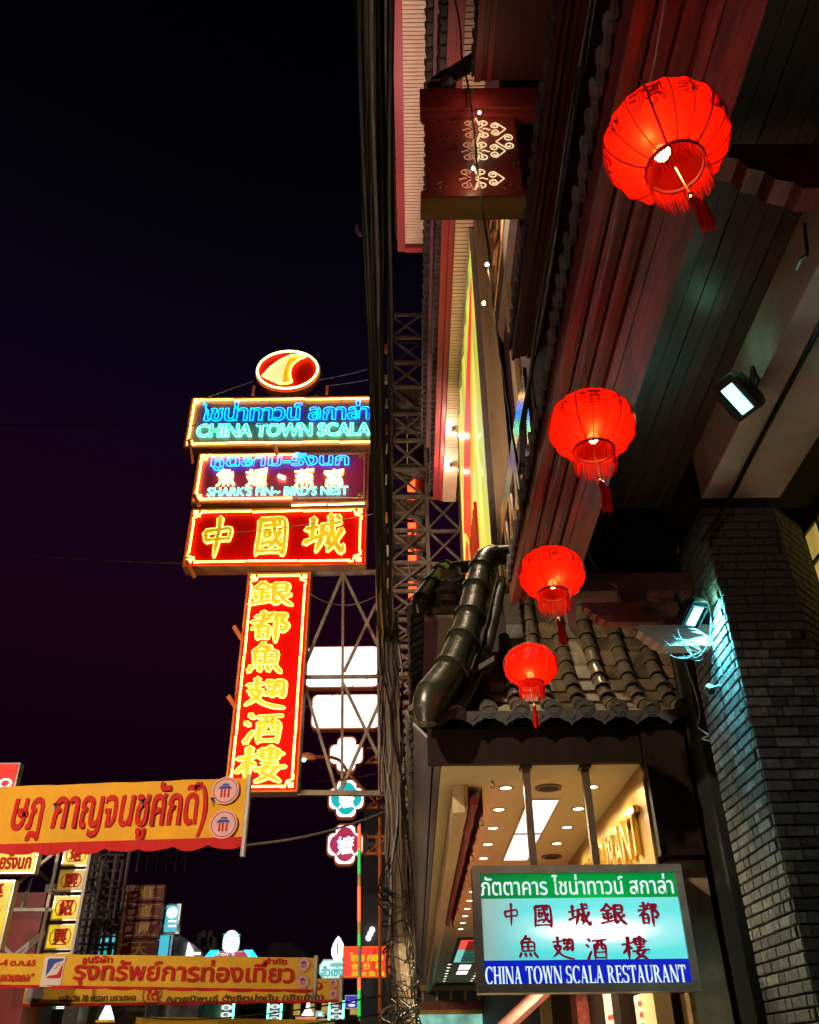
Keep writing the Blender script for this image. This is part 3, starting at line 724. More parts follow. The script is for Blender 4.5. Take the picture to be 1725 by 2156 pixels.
tag(b.build('power_cable', M['cable'], None, True), 'thick black cable running beneath the pale plaster beam', 'cable')
b = MB(); b.tube(smooth_path([at(1695, 470, X=2.63), at(1697, 500, X=2.6), at(1700, 535, X=2.58), at(1688, 545, X=2.58), at(1678, 566, X=2.6)]), .012, 5)
tag(b.build('loose_wire', M['cable'], None, True), 'short black wire end dangling on the plaster beam', 'cable')

# ------------------------------------------------------------------ the restaurant house beyond
B = thing('restaurant_house', 'red and gold restaurant house with tiled canopy and striped eaves', 'building', (2.3, 12, 0))
CZ = 4.21
YE = 34.7
MB().box(1.95, 6, 9.6, 24.4, 6.0, 25.6).build('upper_wall', M['maroon'], B)
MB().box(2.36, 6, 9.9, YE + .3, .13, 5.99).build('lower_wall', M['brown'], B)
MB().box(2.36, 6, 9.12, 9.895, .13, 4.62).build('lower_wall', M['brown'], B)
MB().box(.3, 2.36, 8.74, YE, CZ, CZ + .03).build('canopy_ceiling', M['cream'], B)
MB().box(.3, 2.36, 9.0, YE, CZ + .04, CZ + .12).build('canopy_slab', M['brown'], B)
MB().box(.16, 2.34, 8.66, 8.735, CZ - .005, 4.66).build('canopy_fascia', M['brown'], B)
MB().box(2.36, 2.78, 8.6, 8.94, 3.30, 4.66).build('sign_pier', M['brown'], B)
MB().box(2.46, 2.82, 8.80, 9.1, .13, 3.29).build('stained_column', pbr('rust stained render', (.5, .33, .19), .8, var=.35, scale=3, grime=(.1, .07, .06)), B)
MB().box(2.82, 3.4, 8.2, 8.6, .13, 5.9).build('side_wall', M['black'], B)
# outer soffit panels, cream beam and rolled blind
b = MB().add([(.015, 8.68, 4.62), (.015, YE, 4.62), (.215, YE, 4.42), (.215, 8.68, 4.42), (.015, 8.68, 4.66), (.015, YE, 4.66), (.215, YE, 4.46), (.215, 8.68, 4.46)],
             [(0, 1, 2, 3), (7, 6, 5, 4), (0, 4, 5, 1), (1, 5, 6, 2), (2, 6, 7, 3), (3, 7, 4, 0)]); b.build('soffit_panel', M['grey_wall'], B)
b = MB().add([(.235, 8.68, 4.40), (.235, YE, 4.40), (.43, YE, 4.22), (.43, 8.68, 4.22), (.235, 8.68, 4.44), (.235, YE, 4.44), (.43, YE, 4.26), (.43, 8.68, 4.26)],
             [(0, 1, 2, 3), (7, 6, 5, 4), (0, 4, 5, 1), (1, 5, 6, 2), (2, 6, 7, 3), (3, 7, 4, 0)]); b.build('soffit_panel', M['grey_wall'], B)
MB().box(.435, .56, 9.45, YE, 3.92, CZ - .003).build('cream_beam', M['cream2'], B)
MB().box(.562, .60, 9.45, YE, 3.98, CZ - .003).build('beam_trim', M['gold_wall'], B)
pts = [(.67 + .006 * math.sin(i * 2.1), 9.5 + i * .25, 4.06 + .006 * math.sin(i * 1.3)) for i in range(38)]
BL = thing('rolled_blind', 'dark red rolled blind hung along the canopy edge', 'blind', (.67, 14, 4.06))
MB().tube(pts, [.052 + .006 * math.sin(i * 1.7) for i in range(38)], 8).build('roll', M['red_blind'], BL, True)
b = MB(); q = []
n = 90
for i in range(n + 1):
    y = 9.5 + i * 9.3 / n; q.append((y, 4.2, 3.92 + .05 * (i % 2) + .02 * rnd.random()))
v = []; f = []
for i, (y, zt, zb) in enumerate(q): v += [(.755, y, zt), (.76 + .01 * math.sin(i), y, zb), (.761, y, zt), (.766 + .01 * math.sin(i), y, zb)]
for i in range(n): f += [(4 * i, 4 * i + 1, 4 * i + 5, 4 * i + 4), (4 * i + 2, 4 * i + 6, 4 * i + 7, 4 * i + 3), (4 * i + 1, 4 * i + 3, 4 * i + 7, 4 * i + 5)]
b.add(v, f).build('valance', M['red_blind'], BL)
# ceiling fittings
ORD = 'first second third fourth fifth sixth seventh eighth ninth tenth eleventh twelfth thirteenth fourteenth fifteenth sixteenth seventeenth eighteenth nineteenth twentieth twenty-first twenty-second'.split()
ndl = {}
def downlight(x, y, m, proto=None):
    ndl[x] = ndl.get(x, -1) + 1
    t = thing('ceiling_light', '%s round downlight from the near end, ceiling row %s' % (ORD[ndl[x]], 'on the road side' if x < 1.5 else 'by the gold wall'), 'ceiling light', (x, y, CZ), 'downlights along the canopy ceiling')
    for ch, me in proto:
        o = bpy.data.objects.new(ch, me); C.objects.link(o); o.parent = t
    return t
rim = MB().lathe([(.062, -.002), (.068, -.012), (.086, -.012), (.092, -.001)], (0, 0, 0), 20)
lens = MB().lathe([(.001, -.006), (.061, -.006)], (0, 0, 0), 20)
proto = [('rim', mesh_of(rim, 'rim', M['silver'], True)), ('lens', mesh_of(lens, 'lens', M['w_warm']))]
for k in range(27):
    y = 9.56 + k * .93
    if k in (5, 6) or 21.5 < y < 27.8: continue
    for x in (1.03, 1.98):
        if x > 1.5 and k in (4,): continue
        t = downlight(x, y, None, proto)
        if k < 11: lamp('SPOT', (x, y, CZ - .02), (300 if k < 6 else 200) * (.5 if x > 1.5 else 1.25), (1, .80, .42), t, .05, to=(x, y, 0), cone=160, blend=.6)
for y0, y1 in ((10.05, 11.68), (11.76, 13.4), (28.2, 29.6), (30.0, 31.2)):
    x0 = 1.34
    t = thing('ceiling_light', 'white glowing ceiling panel, %s' % {10.05: 'nearest of the two behind the sign supports', 11.76: 'second behind the sign supports', 28.2: 'first beyond the coloured light well', 30.0: 'last before the far end of the canopy'}[y0], 'ceiling light', (1.5, (y0 + y1) / 2, CZ))
    MB().box(x0, 1.68, y0, y1, CZ - .012, CZ - .004).build('diffuser', M['w_white'], t)
    b = MB(); b.box(x0 - .03, x0 - .002, y0 - .03, y1 + .03, CZ - .018, CZ - .002); b.box(1.682, 1.71, y0 - .03, y1 + .03, CZ - .018, CZ - .002)
    b.box(x0 - .002, 1.682, y0 - .03, y0 - .002, CZ - .018, CZ - .002); b.box(x0 - .002, 1.682, y1 + .002, y1 + .03, CZ - .018, CZ - .002); b.build('frame', M['cream2'], t)
for (x, y, lb) in ((1.5, 9.56, 'brown round air vent in the ceiling before the light panels'), (2.02, 13.2, 'small dark air vent beyond the row of downlights')):
    t = thing('ceiling_vent', lb, 'vent', (x, y, CZ))
    MB().lathe([(.10, -.002), (.11, -.02), (.145, -.02), (.15, -.001)], (x, y, CZ), 24).build('ring', M['brown_metal'], t, True)
    MB().lathe([(.001, -.012), (.099, -.012)], (x, y, CZ), 24).build('baffle', M['brown'], t)
t = thing('light_well', 'recessed ceiling well glowing red and mint green', 'ceiling light', (1.3, 24.5, CZ))
MB().box(1.02, 1.75, 22.2, 27.6, CZ - .016, CZ - .01).build('rim', M['brown'], t)
MB().box(1.12, 1.7, 22.5, 24.4, CZ - .026, CZ - .018).build('red_glass', M['g_red'], t)
MB().box(1.12, 1.7, 24.45, 27.4, CZ - .026, CZ - .018).build('green_glass', M['g_mint'], t)
for k in range(14): MB().box(1.3, 1.68, 22.7 + k * .33, 22.78 + k * .33, CZ - .05, CZ - .028).build('louvre_slat', M['black'], t)
hk = MB(); hk.tube([(0, 0, 0), (0, 0, -.02)] + [(.026 * math.sin(a), .0, -.046 + .026 * math.cos(a)) for a in [i * .5 for i in range(10)]], .0045, 5)
hk.lathe([(.001, -.004), (.016, -.004), (.018, -.001)], (0, 0, 0), 10)
hme = mesh_of(hk, 'ceiling_hook', M['brown'])
for k, y in enumerate((9.3, 11.0, 13.1, 15.5, 18.0, 20.4, 22.6, 25, 27.5, 30)):
    o = bpy.data.objects.new('ceiling_hook', hme); C.objects.link(o); o.location = (.86, y, CZ); o.rotation_euler = (0, 0, rnd.uniform(-.3, .3))
    tag(o, '%s dark open hook from the near end of the cream ceiling edge' % ORD[k], 'hook', 'hooks along the canopy ceiling')
# gold name wall
GW = MB().box(2.335, 2.358, 8.75, 21, 3.2, CZ - .004).build('gold_panel', M['gold_wall'], B)
GL = thing('gold_lettering', 'raised polished gold letters on the gold canopy wall', 'lettering', (2.33, 11, 3.4))
F = side((2.33, 13.35, 3.42))
for i, chx in enumerate('RESTAURANT'):
    MB().text(F, 'RESTAURANT', 0, 0, 1, 1, 0).v if False else None
TW = TEXTS['RESTAURANT']
def letters(F, word, a, b_, W, Hh, parent, m, d=.05, nm='letter'):
    # each connected outline group of the word becomes a letter of its own
    pts, fs, loops = glyph(word, .012)
    par = list(range(len(pts)))
    def fd(i):
        while par[i] != i: par[i] = par[par[i]]; i = par[i]
        return i
    for f in fs:
        for i in f[1:]: par[fd(i)] = fd(f[0])
    gr = {}
    for f in fs: gr.setdefault(fd(f[0]), ([], []))[0].append(f)
    for lp in loops:
        if fd(lp[0]) in gr: gr[fd(lp[0])][1].append(lp)
    for g, (ff, ll) in gr.items():
        ids = sorted({i for f in ff for i in f}); ix = {k: j for j, k in enumerate(ids)}; n_ = len(ids)
        vs = [F.p(a + pts[i][0] * W, b_ + pts[i][1] * Hh, d) for i in ids] + [F.p(a + pts[i][0] * W, b_ + pts[i][1] * Hh, .004) for i in ids]
        fa = [[ix[i] for i in f] for f in ff]
        for lp in ll: fa += [[ix[lp[i - 1]], ix[lp[i - 1]] + n_, ix[lp[i]] + n_, ix[lp[i]]] for i in range(len(lp))]
        MB().add(vs, fa).build(nm, m, parent)
letters(F, 'RESTAURANT', .9, 0, 3.4, .46, GL, M['gold'], .06)
# far end of the canopy
b = at(880, 2074, Y=YE); F = front((0, YE - .02, 0))
zA, zB, zC_, zD, zE_ = [at(960, yy, Y=YE).z for yy in (2074, 2086, 2108, 2126, 2136)]
MB().box(.1, 4.6, YE - .1, YE, zB, zA).build('end_beam', M['cream2'], B)
MB().box(.1, 4.6, YE - .05, YE, zC_, zB - .002).build('transom', M['black'], B)
for k in range(9): MB().box(.25 + k * .5, .33 + k * .5, YE - .08, YE - .051, zC_ + .02, zB - .02).build('transom_bar', M['cream2'], B)
MB().box(.1, 4.6, YE - .15, YE, zD, zC_ - .002).build('end_lintel', M['red_wood'], B)
MB().box(.1, 4.6, YE - .1, YE, zE_, zD - .002).build('end_lintel', M['gold_wall'], B)
MB().box(.1, 4.6, YE - .05, YE, .13, zE_ - .002).build('shop_window', M['g_window'], B)
# shop front under the canopy
for y0, y1, m, nm in ((9.05, 9.55, 'cream', 'white_post'), (10.6, 11.0, 'brown', 'post'), (13.4, 13.9, 'red_wood', 'post'), (17, 17.4, 'cream2', 'post')):
    MB().box(2.2, 2.359, y0, y1, .13, 3.19).build(nm, M[m], B)
for y0, y1, z0, z1, m, lb in ((9.62, 10.5, 1.75, 2.25, 'pinkish', 'pale pink menu poster on the shop front post'), (11.1, 12.2, 1.7, 2.4, 'pinkish', 'pale poster farther along the shop front')):
    Pp = thing('wall_poster', lb, 'poster', (2.35, y0, z0)); F = side((2.355, y1, z0))
    MB().fbox(F, 0, y1 - y0, 0, z1 - z0, .002, .014).build('sheet', M[m], Pp)
    for k in range(4): MB().fbox(F, .2, y1 - y0 - .3 + .06 * (k % 2), .1 + k * .1, .14 + k * .1, .016, .02).build('printed_line', M['banner_red'], Pp)
F = side((2.34, 10.4, 1.2)); Pp = thing('menu_screen', 'glowing blue menu screen low on the shop front', 'screen', (2.34, 10, 1.2))
MB().fbox(F, -.05, 1.35, -.05, .6, .002, .03).build('case', M['black'], Pp); MB().fbox(F, 0, 1.3, 0, .55, .032, .036).build('screen_face', M['g_cyan'], Pp)
MB().add([(1.2, 13, 2.05), (2.34, 13, 2.9), (2.34, 20, 2.9), (1.2, 20, 2.05), (1.2, 13, 1.98), (2.34, 13, 2.83), (2.34, 20, 2.83), (1.2, 20, 1.98)],
         [(3, 2, 1, 0), (4, 5, 6, 7), (0, 1, 5, 4), (1, 2, 6, 5), (2, 3, 7, 6), (3, 0, 4, 7)]).build('awning', M['dark_red'], B)
# amber lamp on the outer soffit
lc = at(912, 1993, Z=4.4); t = thing('wall_lamp', 'amber glass lamp glowing on the outer soffit panel', 'lamp', lc)
MB().lathe([(.001, -.13), (.07, -.1), (.1, -.03), (.08, .03), (.001, .04)], lc, 12).build('shade', M['g_orange'], t, True)
lamp('POINT', lc + Vector((0, -.3, -.12)), 18, (1, .55, .1), t, .06)

# ------------------------------------------------------------------ canopy roof with barrel tiles
RF = thing('tiled_roof', 'small hipped roof of glazed barrel tiles above the restaurant sign', 'roof', (1.4, 9, 4.6))
prof = [(8.50, 4.66), (8.72, 4.80), (8.93, 4.98), (9.13, 5.21), (9.31, 5.49), (9.47, 5.82), (9.61, 6.20), (9.72, 6.62), (9.8, 7.0)]
def slope(s):
    for i in range(len(prof) - 1):
        a = Vector((0, *prof[i])); c = Vector((0, *prof[i + 1])); l = (c - a).length
        if s <= l or i == len(prof) - 2: return a + (c - a) * (s / l), (c - a).normalized()
        s -= l
tl = .245
bt = MB(); r0 = .086
def halfpipe(b, y0, y1, ra, rb, n=8, th=.012):
    v = []
    for y, r in ((y0, ra), (y1, rb)):
        for k in range(n + 1):
            t = math.pi * k / n; v.append((r * math.cos(t), y, r * math.sin(t)))
        for k in range(n + 1):
            t = math.pi * k / n; v.append(((r - th) * math.cos(t), y, (r - th) * math.sin(t)))
    m = n + 1; f = []
    for k in range(n):
        f += [(k, k + 1, 2 * m + k + 1, 2 * m + k), (m + k + 1, m + k, 3 * m + k, 3 * m + k + 1), (k + 1, k, m + k, m + k + 1)]
    b.add(v, f)
halfpipe(bt, 0, tl + .03, r0, r0 - .012); halfpipe(bt, -.006, .022, r0 + .01, r0 + .01)
barrel = mesh_of(bt, 'barrel_tile', M['tile'], True)
pm = MB(); pm.box(-.125, .125, 0, tl + .02, -.006, .012); pan = mesh_of(pm, 'pan_tile', M['pan'])
ends = MB(); Fz = Frame((0, -.004, .03), (1, 0, 0), (0, 0, 1)); ends.disc(Fz, 0, 0, .098, .098, 0, 20, .02); ends.disc(Fz, 0, 0, .08, .08, .0205, 20, .006); ends.disc(Fz, 0, 0, .05, .05, .027, 14, .006)
for k in range(8): ends.disc(Fz, .064 * math.cos(k * .785), .064 * math.sin(k * .785), .011, .011, .027, 8, .006)
M['tile_end'] = pbr('charcoal tile end', (.035, .036, .038), .7, var=.4, scale=12, bump=.4, each=.3)
endm = mesh_of(ends, 'tile_end', M['tile_end'], False)
dr = MB(); dr.prism(Fz, [(-.13, .0), (-.12, -.05), (-.07, -.085), (-.03, -.1), (0, -.135), (.03, -.1), (.07, -.085), (.12, -.05), (.13, 0), (.06, .02), (-.06, .02)], 0, .022)
dr.prism(Fz, [(-.06, -.02), (0, -.09), (.06, -.02), (0, .0)], .0225, .03); drip = mesh_of(dr, 'drip_tile', M['tile_end'])
def tile_matrix(x, p, d, lift=0):
    n_ = Vector((0, -d.z, d.y)); p = p + n_ * lift
    return Matrix(((1, 0, 0, x), (0, d.y, n_.y, p.y), (0, d.z, n_.z, p.z), (0, 0, 0, 1)))
xs = [.46 + .335 * k for k in range(8)]
def hipY(x): return 8.42 + (x - .1) * 1.05
for k, x in enumerate(xs):
    j = 0; s = .0
    while True:
        p, d = slope(s + .001)
        if p.y > min(hipY(x), 9.72): break
        p = Vector((0, p.y, p.z)); inst('barrel_tile', barrel, tile_matrix(x + rnd.uniform(-.005, .005), p, d, .012), RF)
        s += tl
    inst('tile_end', endm, Matrix.Translation((x, 8.5, 4.68)), RF)
for k in range(9):
    x = xs[0] - .1675 + .335 * k
    s = 0; j = 0
    while k < 9:
        p, d = slope(s + .001)
        if p.y > min(hipY(x) + .05, 9.74): break
        inst('pan_tile', pan, tile_matrix(x, p, d, -.012 + rnd.uniform(0, .008)), RF); s += tl
    inst('drip_tile', drip, Matrix.Translation((x, 8.5, 4.64)), RF)
b = MB()
for x0, x1 in ((.1, 2.95),):
    v = []
    for y, z in prof: v += [(max(x0, .1 + (y - 8.42) / 1.05 - .06), y + .03, z - .05), (x1, y + .03, z - .05)]
    b.add(v, [(2 * i, 2 * i + 1, 2 * i + 3, 2 * i + 2) for i in range(len(prof) - 1)])
    v2 = []
    for y, z in prof: v2 += [(max(x0, .1 + (y - 8.42) / 1.05 - .06), y + .06, z - .12), (x1, y + .06, z - .12)]
    b.add(v2, [(2 * i + 2, 2 * i + 3, 2 * i + 1, 2 * i) for i in range(len(prof) - 1)])
b.build('roof_board', M['brown'], RF)
# hip ridge of big glazed half pipes
def ridge(parent, pts, r, m):
    P_ = [Vector(p) for p in pts]
    for i in range(len(P_) - 1):
        a, c = P_[i], P_[i + 1]; d = (c - a).normalized()
        o = MB(); o.tube([a - d * .03, c + d * .02], [r[i] * 1.0, r[i] * .92], 16)
        rt = o.build('ridge_tile', m, parent, True)
        o = MB(); o.tube([c - d * .012, c + d * .03], [r[i] * 1.1, r[i] * 1.1], 16); o.build('collar', m, rt, True)
    a, c = P_[0], P_[1]; d = (a - c).normalized()
    o = MB(); e = [a + d * .0, a + d * r[0] * .45 + Vector((0, 0, -.03)), a + d * r[0] * .75 + Vector((0, 0, -.1)), a + d * r[0] * .8 + Vector((0, 0, -.22))]
    o.tube(e, [r[0], r[0] * .95, r[0] * .8, r[0] * .5], 16); o.build('ridge_end', m, parent, True)
ridge(RF, [at(912, 1462, Y=8.35), at(950, 1412, Y=8.52), at(975, 1352, Y=8.72), at(990, 1300, Y=8.92), at(1003, 1242, Y=9.15), at(1013, 1200, Y=9.32)], [.185, .185, .175, .165, .155, .15], M['ridge'])
o = MB(); o.tube(smooth_path([at(x_, y_, Y=Y_) + Vector((.12, .04, -.1)) for x_, y_, Y_ in ((940, 1470, 8.45), (968, 1420, 8.6), (996, 1360, 8.78), (1012, 1305, 8.98), (1026, 1245, 9.2), (1036, 1205, 9.36))]), .075, 10); o.build('ridge_skirt', M['ridge'], RF, True)
o = MB(); o.tube(smooth_path([at(1013, 1200, Y=9.32), at(1022, 1180, Y=9.4), at(1040, 1170, Y=9.5)]), .15, 16); o.build('ridge_elbow', M['ridge'], RF, True)
o = MB(); o.tube([at(1040, 1170, Y=9.5), at(1110, 1166, Y=9.55)], .13, 16); o.build('ridge_tile', M['ridge'], RF, True)
R2 = thing('rear_roof', 'second small hip of glazed ridge tiles behind the front roof', 'roof', (.4, 12.5, 7.5))
ridge(R2, [at(888, 1262, Y=12.0), at(908, 1232, Y=12.3), at(925, 1206, Y=12.6), at(938, 1196, Y=12.8)], [.15, .14, .135, .13], M['ridge'])
o = MB(); o.tube([at(938, 1196, Y=12.8), at(1000, 1192, Y=12.9)], .11, 14); o.build('ridge_tile', M['ridge'], R2, True)
for px, py in ((928, 1275), (966, 1255)):
    p0 = at(px, py + 5, Y=12.1)
    for k in range(3):
        inst('barrel_tile', barrel, Matrix.Translation(p0 + Vector((0, .09 * k, .22 * k))) @ Matrix.Rotation(R(64), 4, 'X') , R2)
MB().add([(-.05, 12.1, 7.72), (1.7, 12.1, 7.72), (1.7, 12.7, 8.5), (.4, 12.7, 8.5), (-.05, 12.2, 7.66), (1.7, 12.2, 7.66), (1.7, 12.8, 8.4), (.4, 12.8, 8.4)],
         [(0, 1, 2, 3), (7, 6, 5, 4), (0, 4, 5, 1), (1, 5, 6, 2), (2, 6, 7, 3), (3, 7, 4, 0)]).build('roof_board', M['pan'], R2)
for k in range(4):
    inst('pan_tile', pan, Matrix.Translation(at(945, 1285 - k * 22, Y=12.0 + .05 * k)) @ Matrix.Rotation(R(60), 4, 'X'), R2)
# street-side eaves of both canopy roofs
tile_c = eave_tile_mesh(.3, 'eave_tile', M['tile_dull'])
eave_row(B, tile_c, -.035, 4.70, 8.6, YE, .3)
MB().add([(-.03, 8.6, 4.74), (-.03, YE, 4.74), (.9, YE, 5.3), (.9, 8.6, 5.3), (-.03, 8.6, 4.80), (-.03, YE, 4.80), (.9, YE, 5.36), (.9, 8.6, 5.36)],
         [(0, 1, 2, 3), (7, 6, 5, 4), (0, 4, 5, 1), (1, 5, 6, 2), (2, 6, 7, 3), (3, 7, 4, 0)]).build('canopy_roof', M['tile_dull'], B)
eave_row(B, tile_c, -.02, 7.72, 12.1, 19.4, .3)
MB().add([(.0, 12.15, 7.76), (.0, 19.5, 7.76), (.9, 19.5, 8.3), (.9, 12.15, 8.3), (.0, 12.15, 7.83), (.0, 19.5, 7.83), (.9, 19.5, 8.37), (.9, 12.15, 8.37)],
         [(0, 1, 2, 3), (7, 6, 5, 4), (0, 4, 5, 1), (1, 5, 6, 2), (2, 6, 7, 3), (3, 7, 4, 0)]).build('rear_canopy_roof', M['tile_dull'], B)
MB().box(.22, .40, 12.25, 19.4, 7.55, 7.7).build('rear_fascia', M['purple_fascia'], B)
MB().box(.405, .72, 12.25, 19.4, 7.6, 7.66).build('rear_soffit', M['soffit'], B)
MB().box(.725, 1.78, 12.25, 19.4, 5.3, 7.66).build('rear_wall', M['grey_wall'], B)

# ------------------------------------------------------------------ upper floors of the restaurant house
def slats(x0, x1, y0, y1, z, pitch, parent):
    b = MB(); n = int((y1 - y0) / pitch)
    for i in range(n): b.box(x0, x1, y0 + i * pitch, y0 + (i + .80) * pitch, z, z + .03)
    b.build('soffit_slats', M['soffit'], parent, kind='stuff')
    MB().box(x0, x1, y0, y1, z + .034, z + .06).build('soffit_board', M['soffit_gap'], parent)
EA, EB = 6.5, 23.9
tile_a = eave_tile_mesh(.25, 'eave_tile', M['tile_dull'])
eave_row(B, tile_a, .44, 18.9, EA, 22.0, .25)
MB().box(.57, .75, EA, 22.1, 18.55, 18.9).build('outer_fascia', M['purple_fascia'], B)
eave_row(B, tile_a, .68, 18.05, EA, EB, .25)
MB().box(.80, .97, EA, EB, 17.75, 18.1).build('inner_fascia', M['red_fascia'], B)
MB().box(.973, 1.10, EA, EB, 17.68, 18.0).build('inner_fascia', M['red_fascia'], B)
slats(1.105, 1.55, EA, EB, 17.6, .115, B)
MB().box(.79, 1.95, EA, EB, 18.12, 18.5).build('eave_deck', M['maroon'], B)
MB().box(.72, 1.95, EA, 22.1, 18.92, 19.3).build('eave_deck', M['maroon'], B)
TA, TB = 8.0, 20.0
eave_row(B, tile_a, -.38, 26.1, TA, TB, .27)
MB().box(-.32, -.06, TA, TB, 25.55, 26.0).build('top_fascia', M['red_fascia'], B)
MB().box(-.06, 1.0, TB - .2, TB, 25.5, 26.0).build('top_fascia', M['red_fascia'], B)
slats(-.055, 1.0, TA, TB - .22, 25.62, .115, B)
MB().box(-.28, 1.95, TA, TB - .01, 25.72, 26.6).build('top_deck', M['maroon'], B)
# lit billboard along the facade
BX, b0, b1, zb0, zb1 = 1.47, 12.7, 19.6, 9.15, 17.42
BB = thing('billboard', 'tall yellow green fabric billboard with red fin and lettering', 'billboard', (BX, 16, 9.15))
F = side((BX, b1, zb0)); Wb, Hb = b1 - b0, zb1 - zb0
v = []; fa = []; nx_, nz_ = 40, 14
for j in range(nz_ + 1):
    for i in range(nx_ + 1):
        u, t_ = i / nx_, j / nz_
        v.append(F.p(u * Wb, t_ * Hb, .03 * math.sin(u * 37 + 2 * math.sin(t_ * 3)) + .02 * math.sin(u * 71 + t_ * 4)))
for j in range(nz_):
    for i in range(nx_): a = j * (nx_ + 1) + i; fa.append((a, a + 1, a + nx_ + 2, a + nx_ + 1))
MB().add(v, fa).build('fabric', M['billboard'], BB, True)
b = MB(); b.fbox(F, -.06, 0, -.06, Hb + .06, -.12, .06); b.fbox(F, Wb, Wb + .06, -.06, Hb + .06, -.12, .06); b.fbox(F, 0, Wb, -.06, 0, -.12, .06); b.fbox(F, 0, Wb, Hb, Hb + .06, -.12, .06)
b.build('frame', M['silver'], BB)
MB().fbox(F, 0, Wb, 0, Hb, -.2, -.12).build('back_board', M['cream2'], BB)
fin = [(.10, .50), (.20, .61), (.36, .71), (.60, .79), (.96, .86), (.96, .83), (.72, .66), (.54, .50), (.43, .36), (.40, .30), (.30, .38), (.2, .45)]
MB().prism(F, [(x * Wb, y * Hb) for x, y in fin], .055, .065).build('fin_print', M['g_red'], BB)
fin2 = [(.08, .36), (.14, .42), (.22, .42), (.27, .36), (.24, .28), (.20, .33), (.13, .33)]
MB().prism(F, [(x * Wb, y * Hb) for x, y in fin2], .055, .065).build('fin_print', M['g_red'], BB)
letters(F, 'CHINA', .06 * Wb, .10 * Hb, .24 * Wb, .13 * Hb, BB, M['g_redtxt'], .075, 'printed_letter')
letters(F, 'TOWN', .34 * Wb, .20 * Hb, .26 * Wb, .14 * Hb, BB, M['g_redtxt'], .075, 'printed_letter')
letters(F, 'SCALA', .10 * Wb, -.0 * Hb + .01 * Hb, .55 * Wb, .08 * Hb, BB, M['g_redtxt'], .075, 'printed_letter')
MB().box(1.50, 1.82, 12.42, 12.62, 8.0, 17.5).build('clad_pier', M['marble'], B)
MB().box(1.86, 1.945, 11.1, 11.5, 7.0, 15.2).build('clad_pier', M['marble'], B)
# amber fretwork gallery
GA = thing('gallery_screen', 'amber timber fretwork screen along the upper gallery', 'screen', (1.75, 16, 14.6))
F = side((1.86, 24, 14.66)); L_, Hh = 14.6, 2.24
b = MB(); b.fbox(F, 0, L_, 0, .22, 0, .08); b.fbox(F, 0, L_, Hh - .22, Hh, 0, .08); b.build('rail', M['lattice'], GA)
for k in range(10): MB().fbox(F, k * 1.46, k * 1.46 + .14, .222, Hh - .222, .0, .07).build('post', M['lattice'], GA)
for k in range(10):
    x0, x1 = k * 1.46 + .14, (k + 1) * 1.46; cx = (x0 + x1) / 2; cz = Hh / 2
    b = MB()
    for a, c in (((x0, .22), (cx, cz - .25)), ((x1, .22), (cx, cz - .25)), ((x0, Hh - .22), (cx, cz + .25)), ((x1, Hh - .22), (cx, cz + .25)), ((x0, cz), (cx - .25, cz)), ((x1, cz), (cx + .25, cz)),
                 ((cx - .25, cz), (cx, cz + .25)), ((cx, cz + .25), (cx + .25, cz)), ((cx + .25, cz), (cx, cz - .25)), ((cx, cz - .25), (cx - .25, cz))):
        b.beam(F.p(*a, .035), F.p(*c, .035), .07, .09)
    b.build('fretwork', M['lattice'], GA)
MB().box(1.80, 1.945, 9.6, 24.2, 14.0, 14.62).build('gallery_beam', M['brown_metal'], B)
# mirror-bright balustrade behind the canopy roof
BS = thing('parapet_panel', 'polished metal parapet mirroring the neon, pierced by dark diamonds', 'parapet', (1.5, 11, 7))
F = side((1.58, 16.5, 6.9)); L_, Hh = 8.0, 2.55
nD = 10
b = MB(); b.fbox(F, 0, L_, Hh - .45, Hh, 0, .05); b.fbox(F, 0, L_, 0, .3, 0, .05); b.build('rail', M['mirror_panel'], BS)
for k in range(nD + 1): MB().fbox(F, k * .8 - .09, k * .8 + .09, .302, Hh - .452, .0, .05).build('bar', M['mirror_panel'], BS)
for k in range(nD):
    cx = k * .8 + .4; cz = (Hh - .15) / 2; b = MB()
    for a, c in (((cx - .31, cz - .85), (cx + .31, cz + .85)), ((cx + .31, cz - .85), (cx - .31, cz + .85))): b.beam(F.p(*a, .02 + .012 * (a[0] > cx)), F.p(*c, .02 + .012 * (a[0] > cx)), .03, .1)
    b.build('diamond_bars', M['mirror_panel'], BS)
MB().fbox(F, 0, L_, 0, Hh - .02, -.08, -.05).build('dark_backing', M['dark_red'], BS)
# eave spots by the billboard
for k, y in enumerate((19.9, 21.7)):
    c_ = Vector((1.3, y, 17.42)); t = thing('eave_spotlight', ('white spotlight nearer the tall billboard corner under the striped eave', 'white spotlight at the far end of the striped eave')[k], 'spotlight', c_)
    MB().tube([c_ + Vector((0, 0, .18)), c_], .02, 6).build('stem', M['black'], t); MB().lathe([(.001, .1), (.05, .08), (.075, -.04)], c_, 12).build('shade', M['silver'], t, True)
    MB().lathe([(.001, -.1), (.06, -.07), (.07, -.03), (.001, -.02)], c_, 12).build('bulb', M['w_warm'], t, True)
    lamp('POINT', c_ + Vector((-.1, 0, -.14)), 45, (1, .8, .55), t, .05)
